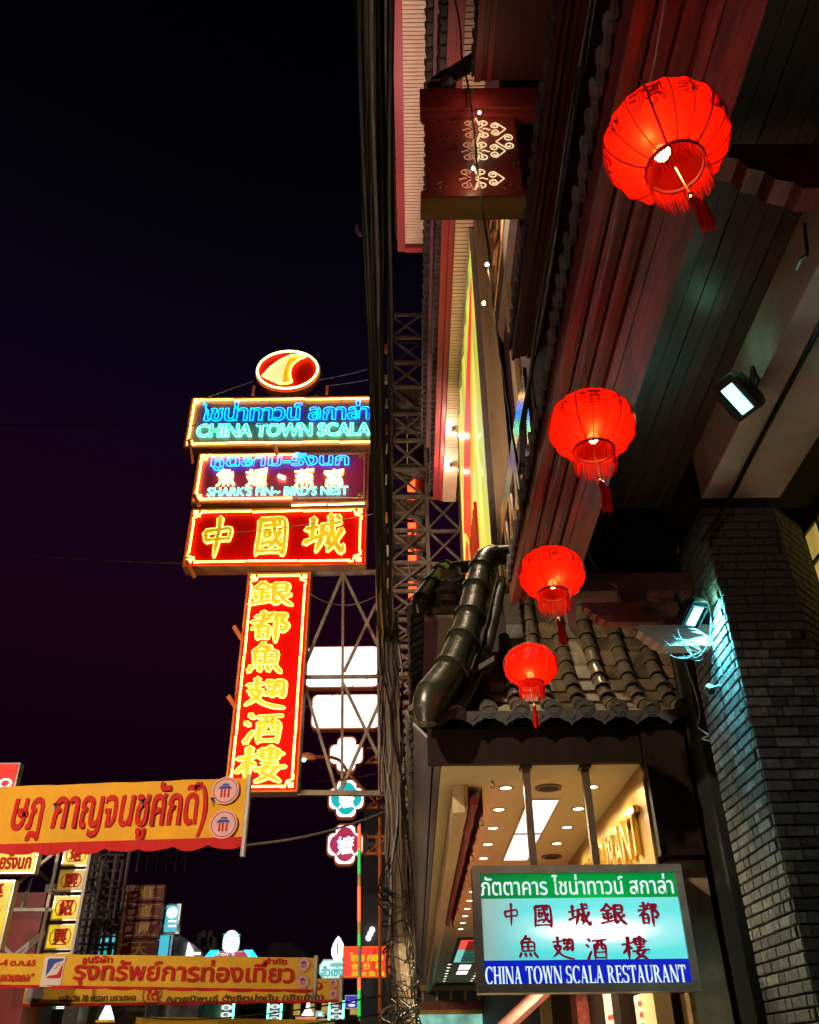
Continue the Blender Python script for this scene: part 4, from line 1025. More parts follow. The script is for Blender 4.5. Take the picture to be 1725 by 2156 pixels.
# carved board hung between the houses
CB = thing('carved_board', 'crimson carved board between two beams with raised scrolls glowing like lit cutouts', 'board', (1, 8, 12.6))
F = front((0, 8.0, 0))
def fp(px, py): p = at(px, py, Y=8.0); return p.x, p.z
(l0, zt1), (r0_, _) = fp(884, 206), fp(1168, 200); zt0 = fp(1000, 245)[1]; zl1 = fp(1000, 405)[1]; zl0 = fp(1000, 418)[1]
MB().fbox(F, l0, r0_ + .4, zt0, zt1, -.1, .16).build('top_beam', M['red_roofpanel'], CB)
MB().fbox(F, l0 + .03, r0_ + .4, zt0 - .1, zt0 - .003, -.08, .10).build('top_moulding', M['red_roofpanel'], CB)
MB().fbox(F, fp(886, 418)[0], fp(1135, 418)[0] + .3, zl0 - .02, zl0 + .1, -.36, .03).build('bottom_beam', M['goldbrown'], CB)
MB().fbox(F, fp(886, 418)[0] + .01, fp(1135, 418)[0] + .3, zl0 - .018, zl0 + .12, .031, .06).build('bottom_moulding', M['red_roofpanel'], CB)
MB().fbox(F, fp(896, 330)[0], fp(1092, 330)[0], zl0 + .101, zt0 - .101, -.03, .03).build('carved_panel', M['red_roofpanel'], CB)
MB().beam((fp(1135, 240)[0], 8.0, zt0), (fp(1160, 400)[0], 8.05, zl0 + .13), .07, .07).build('strut', M['lattice'], CB)
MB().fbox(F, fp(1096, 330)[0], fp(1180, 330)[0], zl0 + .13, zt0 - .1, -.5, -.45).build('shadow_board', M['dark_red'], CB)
def spiral(cx, cz, r, a0, turns, sgn, tail):
    pts = []
    n = int(16 * turns)
    for i in range(n + 1):
        t = i / n; a = a0 + sgn * t * turns * 2 * math.pi; rr = r * (.25 + .75 * t); pts.append((cx + rr * math.cos(a), cz + rr * math.sin(a)))
    if tail: pts.append(tail)
    return pts
def motif(cx, cz, s, rot, m, nm='glow_scroll', c=.034):
    b = MB(); ca, sa = math.cos(rot), math.sin(rot)
    def T(p): return F.p(cx + s * (p[0] * ca - p[1] * sa), cz + s * (p[0] * sa + p[1] * ca), c)
    for sg in (1, -1): b.tube([T(p) for p in spiral(.5, sg * .42, .36, math.pi * (1 if sg > 0 else 1), 1.4, -sg, (1.35, 0.02 * sg))], .016 * (s / .2), 4)
    for sg in (1, -1): b.tube([T(p) for p in ((-.1, sg * .2), (.05, sg * .08), (.18, sg * .1))], .014 * (s / .2), 4)
    b.build(nm, m, CB, True)
MG = glow('glowing gold scroll', (1, .75, .42), .95, (.5, .3, .1)); MC = glow('dim glowing copper scroll', (.9, .38, .2), .4, (.4, .15, .08))  # raised strips glow in place of light coming through cut slots
def medallion(px, py, right):
    x, z = fp(px, py)
    for sx_ in (-1, 1):
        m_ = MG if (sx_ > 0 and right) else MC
        b_ = MB()
        for sz_ in (-1, 1):
            q = spiral(sx_ * .12, sz_ * .15, .082, math.pi / 2 * sz_, 1.35, sx_ * sz_, (sx_ * .0, sz_ * .32))
            b_.tube([F.p(x + u, z + v_, .034) for u, v_ in q], .0125, 4)
            b_.tube([F.p(x + sx_ * (.035 + .07 * math.sin(k * .4)), z + sz_ * (.02 + .02 * k), .034) for k in range(5)], .011, 4)
        b_.tube([F.p(x + sx_ * (.10 + .03 * k), z + .02 * math.sin(k * 1.4), .034) for k in range(5)], .011, 4)
        b_.build('glow_scroll', m_, CB, True)
    if right:
        b_ = MB()
        for sz_ in (-1, 1):
            q = spiral(.30, sz_ * .085, .075, math.pi, 1.3, -sz_, (.46, .0))
            b_.tube([F.p(x + u, z + v_, .034) for u, v_ in q], .0125, 4)
        b_.build('glow_scroll', MG, CB, True)
medallion(1003, 276, True); medallion(1001, 322, True); medallion(997, 380, True)
x, z = fp(1062, 302); b = MB()
for sz_ in (-1, 1): b.tube([F.p(x + u, z + v_, .034) for u, v_ in spiral(.06, sz_ * .1, .085, 0, 1.3, sz_, (-.13, .0))], .0125, 4)
b.build('glow_scroll', MG, CB, True)
for px, py in ((930, 250), (930, 290), (932, 348), (930, 400), (950, 262), (952, 320), (1075, 350), (1082, 398), (1065, 245), (1080, 330)):
    x, z = fp(px, py); motif(x, z, .12, rnd.uniform(0, 6), M['red_wood'], 'carved_relief', .03)
lamp('POINT', Vector((fp(1000, 240)[0], 7.55, zt0 + .1)), 2.2, (1, .5, .3), CB, .05)
# fairy lights on their wavy black flex
FL = thing('fairy_lights', 'black flex with a few warm fairy bulbs hung down the facade', 'string lights', at(1000, 300, Y=7.75))
path = [(955, -40), (959, 0), (966, 38), (970, 80), (973, 117), (984, 167), (992, 211), (1001, 293), (1005, 340), (1008, 380), (1017, 448), (1028, 530), (1032, 556), (1030, 573), (1036, 610), (1039, 649), (1049, 721), (1054, 750), (1062, 783), (1068, 830), (1072, 866), (1076, 900), (1082, 931), (1090, 980), (1095, 1023), (1098, 1060)]
MB().tube(smooth_path([at(x + rnd.uniform(-1.5, 1.5), y, Y=7.75) for x, y in path]), .016, 5).build('flex', M['cable'], FL, True)
for px, py in ((1010, 237), (997, 355), (1026, 557), (1019, 639)):
    c_ = at(px, py, Y=7.68); bl = MB().lathe([(.001, -.03), (.02, -.012), (.022, .01), (.012, .03), (.001, .032)], c_, 8).build('fairy_bulb', M['fairy'], FL, True)
    lamp('POINT', c_ + Vector((0, -.05, 0)), 2.5, (1, .7, .35), FL, .03)

# ------------------------------------------------------------------ the neon sign stack over the road
NY = 25.0
class Board:
    def __init__(s, x0, y0, x1, y1, Y):
        cx, cy = (x0 + x1) / 2, (y0 + y1) / 2; s.Y = Y
        s.X0, s.X1 = at(x0, cy, Y=Y).x, at(x1, cy, Y=Y).x; s.Z0, s.Z1 = at(cx, y1, Y=Y).z, at(cx, y0, Y=Y).z
        s.F = front((s.X0, Y, s.Z0)); s.W, s.H = s.X1 - s.X0, s.Z1 - s.Z0
        s.c = Vector(((s.X0 + s.X1) / 2, Y, s.Z0))
    def px(s, x0, y0, x1, y1):
        cx, cy = (x0 + x1) / 2, (y0 + y1) / 2
        a0, a1 = at(x0, cy, Y=s.Y).x - s.X0, at(x1, cy, Y=s.Y).x - s.X0
        b0, b1 = at(cx, y1, Y=s.Y).z - s.Z0, at(cx, y0, Y=s.Y).z - s.Z0
        return a0, b0, a1 - a0, b1 - b0
    def pt(s, x, y): p = at(x, y, Y=s.Y); return p.x - s.X0, p.z - s.Z0
def case(bd, t, face, casem, depth=.5, rim=.05):
    W, Hh, F = bd.W, bd.H, bd.F
    MB().fbox(F, 0, W, 0, Hh, -depth, -.02).build('case', M[casem], t)
    MB().fbox(F, rim, W - rim, rim, Hh - rim, -.018, 0).build('face_panel', M[face], t)
    b = MB(); b.fbox(F, 0, W, 0, rim - .002, -.018, .06); b.fbox(F, 0, W, Hh - rim + .002, Hh, -.018, .06); b.fbox(F, 0, rim - .002, rim, Hh - rim, -.018, .06); b.fbox(F, W - rim + .002, W, rim, Hh - rim, -.018, .06)
    b.build('rim', M[casem], t)
def corner(b, F, x, y, sx_, sy_, s, r):
    for pts in ([(0, 3.2), (0, 2), (.9, 1.9), (.9, 1.1), (0, 1.0), (0, 0), (1, 0), (1.1, .9), (1.9, .9), (2, 0), (3.2, 0)], [(.35, .35), (.35, .75), (.75, .75), (.75, .35), (.4, .35)], [(1.3, 1.3), (1.3, 1.7), (1.7, 1.7), (1.7, 1.3), (1.3, 1.25)]):
        b.tube([F.p(x + sx_ * s * u, y + sy_ * s * v_, .09) for u, v_ in pts], r, 5)
def rnd_tube(F, pts, r, c=.09): return MB().tube([F.p(a, b_, c) for a, b_ in pts], r, 5)
def signthing(bd, lab, nm='neon_sign', grp='neon signs of the tall stack'):
    return thing(nm, lab, 'neon sign', bd.c, grp)
r_ = .034
# fin emblem
bd = Board(538, 738, 674, 825, NY); t = signthing(bd, 'oval red neon sign with a gold shark fin on top of the stack')
F = bd.F; W, Hh = bd.W, bd.H; cx, cy = W / 2, Hh / 2
b = MB(); b.disc(F, cx, cy, cx, cy, -.35, 40, .33); b.build('case', M['sign_box'], t)
b = MB(); b.disc(F, cx, cy, cx * .96, cy * .96, -.018, 40, .018); b.build('face_panel', M['sign_red'], t)
MB().tube([F.p(cx + cx * .93 * math.cos(a), cy + cy * .90 * math.sin(a), .08) for a in [2 * math.pi * i / 44 for i in range(44)]], r_ * 1.25, 6, closed=True).build('oval_tube', M['n_cream'], t, True)
fp_ = [bd.pt(353.8 + .3418 * x, 707.5 + .3418 * y) for x, y in ((585, 255), (630, 205), (690, 160), (760, 128), (820, 124), (855, 135), (810, 152), (775, 178), (758, 205), (752, 240), (765, 292), (740, 300), (690, 303), (650, 285))]
b = MB(); b.prism(F, fp_, .01, .05); b.build('fin_plate', M['char_gold'], t)
MB().tube([F.p(a, c, .09) for a, c in fp_], r_, 5, closed=True).build('fin_tube', M['n_yellow'], t, True)
inn = [bd.pt(353.8 + .3418 * x, 707.5 + .3418 * y) for x, y in ((592, 255), (632, 210), (690, 167), (745, 145), (722, 195), (712, 240), (706, 292), (652, 280))]
b = MB(); b.prism(F, inn, .055, .075); b.build('fin_flank', glow('cream lit fin', (1, .78, .30), 1.1, (.6, .5, .2)), t)
b = MB()
for px in (618, 664): b.beam(F.p(bd.pt(px, 822)[0], .0, -.2), F.p(bd.pt(px, 822)[0], -.45, -.2), .06)
b.build('foot', M['orange'], t)
# first board: blue Thai and green Latin lettering
bd = Board(396, 837, 795, 942, NY); t = signthing(bd, 'wide neon sign lettered in blue Thai above green CHINA TOWN SCALA'); F = bd.F; W, Hh = bd.W, bd.H
case(bd, t, 'sign_dusk', 'sign_box')
b = MB(); n3 = 5
for k in range(n3):
    a0, a1 = .28 + k * (W - .3) / n3, .28 + (k + 1) * (W - .3) / n3 - .04
    b.tube([F.p(a0, Hh - .16 - .02 * (k % 2), .09), F.p(a1, Hh - .15 - .02 * (k % 2), .09)], r_, 5); b.tube([F.p(a0, .15 + .02 * (k % 2), .09), F.p(a1, .16 + .02 * (k % 2), .09)], r_, 5)
b.tube([F.p(.15, .35, .09), F.p(.15, Hh - .35, .09)], r_, 5); corner(b, F, .13, .12, 1, 1, .10, r_ * .8); corner(b, F, .13, Hh - .12, 1, -1, .10, r_ * .8)
b.build('border_tube', M['n_yellow'], t, True)
MB().neon(F, 'ไชน่าทาวน์ สกาล่า', *bd.px(428, 849, 778, 887), .09, .018, .02).build('thai_neon', M['n_blue'], t, True)
MB().neon(F, 'CHINA TOWN SCALA', *bd.px(417, 895, 779, 921), .09, .02, .02).build('latin_neon', M['n_green'], t, True)
MB().text(F, 'ไชน่าทาวน์ สกาล่า', *bd.px(428, 849, 778, 887), .004, .02, 0, .05).build('thai_letter_plate', M['blue_print'], t)
# second board
bd = Board(411, 954, 776, 1059, NY); t = signthing(bd, "middle neon sign reading SHARK'S FIN BIRD'S NEST, its right half unlit"); F = bd.F; W, Hh = bd.W, bd.H
case(bd, t, 'sign_plum', 'sign_box')
b = MB(); b.tube([F.p(.3, Hh - .16, .09), F.p(W * .58, Hh - .13, .09)], r_, 5); b.tube([F.p(.3, .14, .09), F.p(W * .57, .15, .09)], r_, 5); b.tube([F.p(.16, .4, .09), F.p(.16, Hh - .4, .09)], r_, 5)
corner(b, F, .13, .12, 1, 1, .12, r_ * .8); corner(b, F, .13, Hh - .12, 1, -1, .12, r_ * .8); b.build('border_tube', M['n_yellow'], t, True)
b = MB(); b.tube([F.p(W * .6, Hh - .14, .09), F.p(W - .3, Hh - .14, .09)], r_ * .7, 5); b.tube([F.p(W * .6, .14, .09), F.p(W - .3, .14, .09)], r_ * .7, 5); b.tube([F.p(W - .15, .3, .09), F.p(W - .15, Hh - .3, .09)], r_ * .7, 5)
corner(b, F, W - .13, .12, -1, 1, .12, r_ * .6); corner(b, F, W - .13, Hh - .12, -1, -1, .12, r_ * .6); b.build('unlit_tube', M['fadedgold'], t, True)
MB().neon(F, 'หูฉลาม-รังนก', *bd.px(448, 957, 733, 992), .10, .018, .02).build('thai_neon', M['n_blue'], t, True)
for ch, x0, x1 in (('魚', 458, 496), ('翅', 520, 562), ('燕', 622, 660), ('窩', 685, 723)):
    MB().text(F, ch, *bd.px(x0, 990, x1, 1025), .004, .03, 0, .05).build('character_plate', M['n_cream2'], t)
    MB().neon(F, ch, *bd.px(x0, 990, x1, 1025), .10, .017, .0, .8).build('character_neon', M['n_cream'], t, True)
a, c = bd.pt(587, 1005); a2, c2 = bd.pt(601, 1010)
MB().tube([F.p(a, c, .1), F.p(a2, c2, .1)], .07, 6).build('dash_neon', M['n_cream'], t, True)
MB().neon(F, "SHARK'S FIN~ BIRD'S NEST", *bd.px(439, 1028, 733, 1046), .10, .012, .0).build('latin_neon', M['n_green'], t, True)
# the three great characters
bd = Board(394, 1071, 772, 1193, NY); t = signthing(bd, 'red neon sign with three great gold Chinese characters'); F = bd.F; W, Hh = bd.W, bd.H
case(bd, t, 'sign_red', 'sign_box', .55)
b = MB(); n3 = 3
for k in range(n3):
    a0, a1 = .42 + k * (W - .9) / n3, .42 + (k + 1) * (W - .9) / n3 - .05
    b.tube([F.p(a0, Hh - .17 - .02 * (k % 2), .09), F.p(a1, Hh - .15, .09)], r_, 5); b.tube([F.p(a0, .16 + .02 * (k % 2), .09), F.p(a1, .17, .09)], r_, 5)
for xx in (.17, W - .22): b.tube([F.p(xx, .5, .09), F.p(xx, Hh - .5, .09)], r_, 5)
for sx_, x in ((1, .14), (-1, W - .18)):
    for sy_, y in ((1, .13), (-1, Hh - .13)): corner(b, F, x, y, sx_, sy_, .13, r_ * .8)
b.build('border_tube', M['n_yellow'], t, True)
bb = MB(); bb.tube([F.p(W * .57, Hh + .10, .05), F.p(W * .77, Hh + .13, .05)], r_, 5); bb.tube([F.p(W * .78, Hh + .12, .05), F.p(W - .1, Hh + .15, .05)], r_, 5); bb.build('top_tube', M['n_cream'], t, True)
for ch, box in (('中', (424, 1092, 496, 1176)), ('國', (537, 1092, 608, 1172)), ('城', (644, 1088, 728, 1170))):
    brush_on(MB(), F, ch, *bd.px(*box), .15, .03, .03, .024).build('character_neon', M['n_char'], t)
    brush_on(MB(), F, ch, *bd.px(*box), .135, .08, .02).build('character_plate', M['char_gold'], t)
# the tall vertical board
bd = Board(498, 1207, 641, 1669, NY); t = signthing(bd, 'tall vertical red neon sign with six gold Chinese characters'); F = bd.F; W, Hh = bd.W, bd.H
case(bd, t, 'sign_red', 'sign_box', .5)
b = MB(); n3 = 5
for k in range(n3):
    c0, c1 = .42 + k * (Hh - .84) / n3, .42 + (k + 1) * (Hh - .84) / n3 - .05
    for xx in (.17, W - .17): b.tube([F.p(xx + .012 * (k % 2), c0, .09), F.p(xx, c1, .09)], r_, 5)
for yy in (.15, Hh - .15): b.tube([F.p(.4, yy, .09), F.p(W - .4, yy, .09)], r_, 5)
for sx_, x in ((1, .14), (-1, W - .14)):
    for sy_, y in ((1, .13), (-1, Hh - .13)): corner(b, F, x, y, sx_, sy_, .11, r_ * .75)
b.build('border_tube', M['n_yellow'], t, True)
for ch, box in (('銀', (529, 1228, 617, 1281)), ('都', (530, 1290, 610, 1350)), ('魚', (524, 1357, 596, 1418)), ('翅', (519, 1430, 601, 1492)), ('酒', (516, 1504, 594, 1567)), ('樓', (502, 1576, 600, 1646))):
    brush_on(MB(), F, ch, *bd.px(*box), .145, .03, .03, .028).build('character_neon', M['n_char'], t)
    brush_on(MB(), F, ch, *bd.px(*box), .125, .08, .02).build('character_plate', M['char_gold'], t)
# little arms sticking out of the stack
for i, (p, q) in enumerate((((398, 925), (405, 975)), ((408, 1040), (420, 1066)), ((392, 1180), (410, 1216)), ((578, 936), (584, 958)), ((536, 812), (532, 832)), ((690, 812), (688, 830)), ((492, 1318), (509, 1346)), ((480, 1465), (498, 1492)))):
    b = MB().beam(at(*p, Y=NY - .3), at(*q, Y=NY - .15), .10)
    pos = ('left end of the blue lettered sign', 'lower left corner of the middle sign', 'lower left corner of the three character sign', 'gap under the blue lettered sign', 'left of the oval fin sign', 'right of the oval fin sign', 'upper left side of the tall vertical sign', 'middle left side of the tall vertical sign')[i]
    tag(b.build('sign_bracket', M['orange']), 'short red steel arm sticking out at the ' + pos, 'bracket', 'red arms on the neon stack')
# carrying truss
T = thing('sign_truss', 'rusty steel truss carrying the tall vertical sign', 'truss', at(720, 1437, Y=NY))
def z2(x, y): return 353.6 + x * .3418, 1179 + y * .3418
for p, q, w_ in (((820, 88), (1290, 75), .13), ((1080, 85), (840, 655), .10), ((1080, 85), (1072, 1440), .08), ((1085, 95), (1290, 520), .09), ((1285, 270), (1085, 690), .09), ((830, 722), (1300, 718), .10), ((1080, 760), (1300, 1220), .09), ((845, 780), (1040, 1430), .09), ((1300, 890), (1075, 1400), .09), ((800, 1436), (1320, 1440), .14), ((1290, 60), (1310, 1440), .12)):
    MB().beam(at(*z2(*p), Y=NY + .25), at(*z2(*q), Y=NY + .25 + .002 * w_ * p[0] / 10), w_).build('truss_bar', M['steel'], T)

# ------------------------------------------------------------------ lattice tower
TW_ = thing('lattice_tower', 'rusty steel lattice tower behind the overhead cables', 'tower', at(850, 1500, Y=NY + .6))
ys = [663, 711, 763, 815, 872, 928, 988, 1047, 1117, 1185, 1245, 1305, 1362, 1420, 1480, 1540, 1600, 1660, 1720, 1785]
Xl, Xr, Xr2 = at(824, 900, Y=NY + .6).x, at(893, 800, Y=NY + .6).x, at(972, 1120, Y=NY + .6).x
Yf, Yb = NY + .6, NY + 2.2
zs = [at(850, y, Y=Yf).z for y in ys]
for x in (Xl, Xr):
    for y in (Yf, Yb): MB().beam((x, y, zs[-1] - .5), (x, y, zs[0] + .1), .13).build('leg', M['steel'], TW_)
MB().beam((Xr2, Yf, zs[12]), (Xr2, Yf, zs[7] + .3), .13).build('leg', M['steel'], TW_)
for i, z in enumerate(zs):
    MB().beam((Xl - .12, Yf, z), (Xr + .12, Yf + .001, z), .12).build('rail', M['steel'], TW_)
    MB().beam((Xl, Yb, z), (Xr, Yb, z), .10).build('rail', M['steel'], TW_)
    for x in (Xl, Xr): MB().beam((x, Yf, z - .1), (x, Yb, z - .1), .08).build('rail', M['steel'], TW_)
    if i < len(zs) - 1:
        zz = zs[i + 1]
        MB().beam((Xl, Yf + .06, z), (Xr, Yf + .06, zz), .08).build('brace', M['steel'], TW_)
        if i % 2 == 0 or i > 3: MB().beam((Xl, Yf - .06, zz), (Xr, Yf - .06, z), .07).build('brace', M['steel'], TW_)
        MB().beam((Xl, Yb, zz), (Xr, Yb, z), .07).build('brace', M['steel'], TW_)
        if 7 <= i < 12:
            MB().beam((Xr, Yf, z - .05), (Xr2 + .1, Yf, z - .05), .1).build('rail', M['steel'], TW_)
            MB().beam((Xr, Yf + .05, z), (Xr2, Yf + .05, zz), .07).build('brace', M['steel'], TW_)
            MB().beam((Xr, Yf - .05, zz), (Xr2, Yf - .05, z), .07).build('brace', M['steel'], TW_)
for y0, y1 in ((818, 848), (876, 897), (972, 992), (1050, 1077), (1122, 1141), (1600, 1625), (1190, 1208)):
    z1_, z0_ = at(850, y0, Y=Yf).z, at(850, y1, Y=Yf).z
    o = MB(); o.box(Xl + .12, Xr - .08, Yf + .12, Yf + .5, z0_, z1_)
    bx = o.build('gear_box', M['steel'], TW_)
    for k in range(4):
        xa_ = Xl + .2 + k * (Xr - Xl - .36) / 4
        MB().box(xa_, xa_ + (Xr - Xl) / 4 - .16, Yf + .09, Yf + .118, z0_ + .08, z1_ - .08).build('lid', M['brown_metal'], bx)
for k, y in enumerate((735, 800, 850, 905, 945, 1010, 1090, 1160, 1230, 1330)):
    p = at(818, y, Y=Yf); MB().box(p.x - .16, p.x + .05, Yf - .12, Yf + .05, p.z - .2, p.z + .16).build('clamp', M['white_steel'] if k % 3 else M['orange'], TW_)

# ------------------------------------------------------------------ buildings and signs farther down the road
def block(nm, lab, x0, y0, x1, y1, Y, dep, m, cat='building', win=None, roof=None):
    X0, X1, Z1 = at(x0, (y0 + y1) / 2, Y=Y).x, at(x1, (y0 + y1) / 2, Y=Y).x, at((x0 + x1) / 2, y0, Y=Y).z
    t = thing(nm, lab, cat, ((X0 + X1) / 2, Y, 0))
    MB().box(X0, X1, Y, Y + dep, 0, Z1).build('wall', M[m], t)
    if win:
        nx2, nz2, wm, z0 = win; F = front((X0, Y, 0)); W = X1 - X0
        for i in range(nx2):
            for j in range(nz2):
                a = W * (i + .2) / nx2; zz = z0 + (Z1 - z0) * (j + .15) / nz2
                f = MB().fbox(F, a, a + W * .6 / nx2, zz, zz + (Z1 - z0) * .6 / nz2, .002, .06).build('window', M['white_steel'], t)
                MB().fbox(F, a + .05, a + W * .6 / nx2 - .05, zz + .05, zz + (Z1 - z0) * .6 / nz2 - .05, .062, .07).build('pane', M[wm], f)
    return t, X0, X1, Z1
t, X0, X1, Z1 = block('grey_building', 'tall plain grey building beyond the clover signs', 762, 1690, 850, 2156, 44, 12, 'dark')
F = front((X0, 44, 0))
MB().text(F, 'Hotel', at(768, 1800, Y=44).x - X0, at(800, 1803, Y=44).z, 2.6, 1.1, .0, .02).build('painted_word', M['grey_wall'], t)
MB().fbox(F, at(803, 1990, Y=44).x - X0, at(835, 1990, Y=44).x - X0, at(810, 2010, Y=44).z, at(810, 1930, Y=44).z, 0, .1).build('dark_bay', M['black'], t)
for k in range(6): MB().fbox(F, at(806, 1990, Y=44).x - X0, at(832, 1990, Y=44).x - X0, at(810, 1912 - k * 9, Y=44).z, at(810, 1909 - k * 9, Y=44).z, 0, .12).build('ledge', M['white_steel'], t)
for px, py in ((784, 1958), (780, 1966), (776, 1975)):
    p = at(px, py, Y=43.9); MB().disc(front((p.x, 43.95, p.z)), 0, 0, .13, .13, 0, 10, .1).build('lamp', M['w_white'], t)
t, X0, X1, Z1 = block('block_building', 'pale block behind the lattice tower with a red neon strip', 868, 888, 905, 2156, 46, 8, 'grey_wall')
F = front((X0, 46, 0))
for y0, y1 in ((1000, 1052), (1095, 1135), (1150, 1180), (1228, 1262)):
    MB().fbox(F, -.1, .35, at(872, y1, Y=46).z, at(872, y0, Y=46).z, .01, .2).build('red_neon_strip', M['n_red'], t)
MB().fbox(F, -.16, -.11, at(872, 1260, Y=46).z, at(872, 880, Y=46).z, .01, .12).build('edge_tube', M['g_amber'], t)
# colour changing neon mast
t = thing('neon_mast', 'thin vertical neon mast changing from green to red', 'neon mast', at(756, 2140, Y=31))
yy = [1788, 1835, 1872, 1900, 1930, 1962, 1990]
for i, (y0, y1, c) in enumerate(((1740, 1788, 'n_red'), (1788, 1840, 'g_green'), (1840, 1868, 'g_amber'), (1868, 1940, 'n_red'), (1940, 1968, 'g_amber'), (1968, 1992, 'g_green'), (2060, 2082, 'n_red'), (2082, 2145, 'g_green'))):
    if c == 'g_green': c = 'n_green2'
    if c not in M: M[c] = glow('mast green', (.05, .9, .12), .8)
    MB().tube([at(756, y0, Y=31), at(756, y1 - .5, Y=31)], .05, 6).build('neon_section', M[c], t, True)
MB().tube([at(758, 1735, Y=31.15), at(758, 2150, Y=31.15)], .05, 6).build('mast_pole', M['white_steel'], t)
# white light boxes
def rrect(a0, b0, a1, b1, r, n=5):
    out = []
    for cx, cy, s in ((a1 - r, b0 + r, -90), (a1 - r, b1 - r, 0), (a0 + r, b1 - r, 90), (a0 + r, b0 + r, 180)):
        for i in range(n + 1): t = R(s + 90 * i / n); out.append((cx + r * math.cos(t), cy + r * math.sin(t)))
    return out
for (x0, y0, x1, y1, lb) in ((643, 1360, 800, 1448, 'upper white light box with rounded corners behind the truss'), (655, 1461, 803, 1535, 'lower white light box with orange edge behind the truss')):
    bd = Board(x0, y0, x1, y1, 34); t = thing('light_box', lb, 'light box', bd.c, 'blank white light boxes')
    MB().prism(bd.F, rrect(0, 0, bd.W, bd.H, .25), -.4, -.02).build('case', M['orange'], t)
    MB().prism(bd.F, rrect(.06, .06, bd.W - .06, bd.H - .06, .22), -.018, .02).build('lit_face', M['w_white'], t)
    b = MB(); b.beam(bd.F.p(bd.W, bd.H * .25, -.2), bd.F.p(bd.W + 2.2, bd.H * .25, -.2), .1); b.beam(bd.F.p(bd.W, bd.H * .75, -.2), bd.F.p(bd.W + 2.2, bd.H * .75, -.2), .1)
    b.beam(bd.F.p(bd.W, bd.H * .25, -.2), bd.F.p(bd.W + 1.1, bd.H * .75, -.2), .07); b.beam(bd.F.p(bd.W + 1.1, bd.H * .75, -.2), bd.F.p(bd.W + 2.2, bd.H * .25, -.2), .07)
    b.build('arm', M['orange'], t)
def clover(W, Hh, k=1.0, n=7, inset=0):
    cx, cy = W / 2, Hh / 2; w_, h_ = W / 2 - inset, Hh / 2 - inset; q = .56
    pts = []
    def arc(ax, ay, r, s):
        for i in range(n): t = R(s + 90 * i / (n - 1)); pts.append((cx + ax + r * math.cos(t), cy + ay + r * math.sin(t)))
    r = .14 * W
    for sx_, sy_, s in ((1, -1, -90), (1, 1, 0), (-1, 1, 90), (-1, -1, 180)):
        if s in (-90, 90):
            arc(sx_ * (q * w_ - r), sy_ * (h_ - r), r, s); pts.append((cx + sx_ * q * w_, cy + sy_ * q * h_)); arc(sx_ * (w_ - r), sy_ * (q * h_ - r), r, s)
        else:
            arc(sx_ * (w_ - r), sy_ * (q * h_ - r), r, s); pts.append((cx + sx_ * q * w_, cy + sy_ * q * h_)); arc(sx_ * (q * w_ - r), sy_ * (h_ - r), r, s)
    return pts
for i, (x0, y0, x1, y1, col, lb) in enumerate(((692, 1550, 767, 1627, None, 'white glowing clover shaped sign, topmost of three'), (690, 1640, 769, 1724, 'g_teal', 'teal clover shaped sign with a white character, middle of three'), (687, 1734, 767, 1823, 'g_pink', 'crimson clover shaped sign with a white character, lowest of three'))):
    bd = Board(x0, y0, x1, y1, 33 + .2 * i); t = thing('clover_sign', lb, 'sign', bd.c, 'clover shaped shop signs'); F = bd.F; W, Hh = bd.W, bd.H
    MB().prism(F, clover(W, Hh), -.35, 0).build('case', M['orange'], t)
    MB().prism(F, clover(W, Hh, inset=.07), .002, .02).build('lit_face', M['w_white'], t)
    if col:
        b = MB()
        pts = []
        for k in range(48):
            a = 2 * math.pi * k / 48; rr = .335 * W * (1 + .22 * abs(math.cos(2 * a)) ** 1.2); pts.append((W / 2 + rr * math.cos(a), Hh / 2 + rr * math.sin(a) * Hh / W))
        MB().prism(F, pts, .022, .034).build('coloured_petals', M[col], t)
        MB().text(F, '嬤', W * .30, Hh * .26, W * .42, Hh * .42, .034, .02, .4, .02).build('character', M['w_white'], t)
    for k, yb_ in enumerate((Hh * .3, Hh * .7)): MB().beam(F.p(W, yb_, -.2), F.p(W + 2.0, yb_, -.2), .09).build('arm', M['orange'], t)
    b = MB(); b.beam(F.p(W + .05, Hh * .3, -.2), F.p(W + .9, Hh * .7, -.2), .06); b.beam(F.p(W + .9, Hh * .3, -.21), F.p(W + 1.8, Hh * .7, -.21), .06); b.beam(F.p(W + .45, Hh * .3, -.22), F.p(W + .45, Hh * .7, -.22), .06)
    b.build('arm_lattice', M['orange'], t, kind='stuff')
# street lamp
t = thing('street_lamp', 'orange street lamp on a curved arm before the clover signs', 'street lamp', at(800, 1700, Y=30))
pts = [(662, 1594), (690, 1594), (706, 1597), (718, 1604), (736, 1630), (764, 1661), (788, 1684), (799, 1700), (800, 1760), (800, 2156)]
MB().tube(smooth_path([at(x, y, Y=30) for x, y in pts]), .06, 6).build('arm', M['orange'], t, True)
a, c = at(634, 1590, Y=30), at(664, 1596, Y=30)
MB().tube([a, a.lerp(c, .4), c], [.07, .14, .08], 8).build('head', M['orange'], t, True)
lc = at(640, 1598, Y=29.95); MB().lathe([(.001, -.12), (.07, -.08), (.10, 0), (.001, .02)], lc, 10).build('lens', M['w_cool'], t, True)

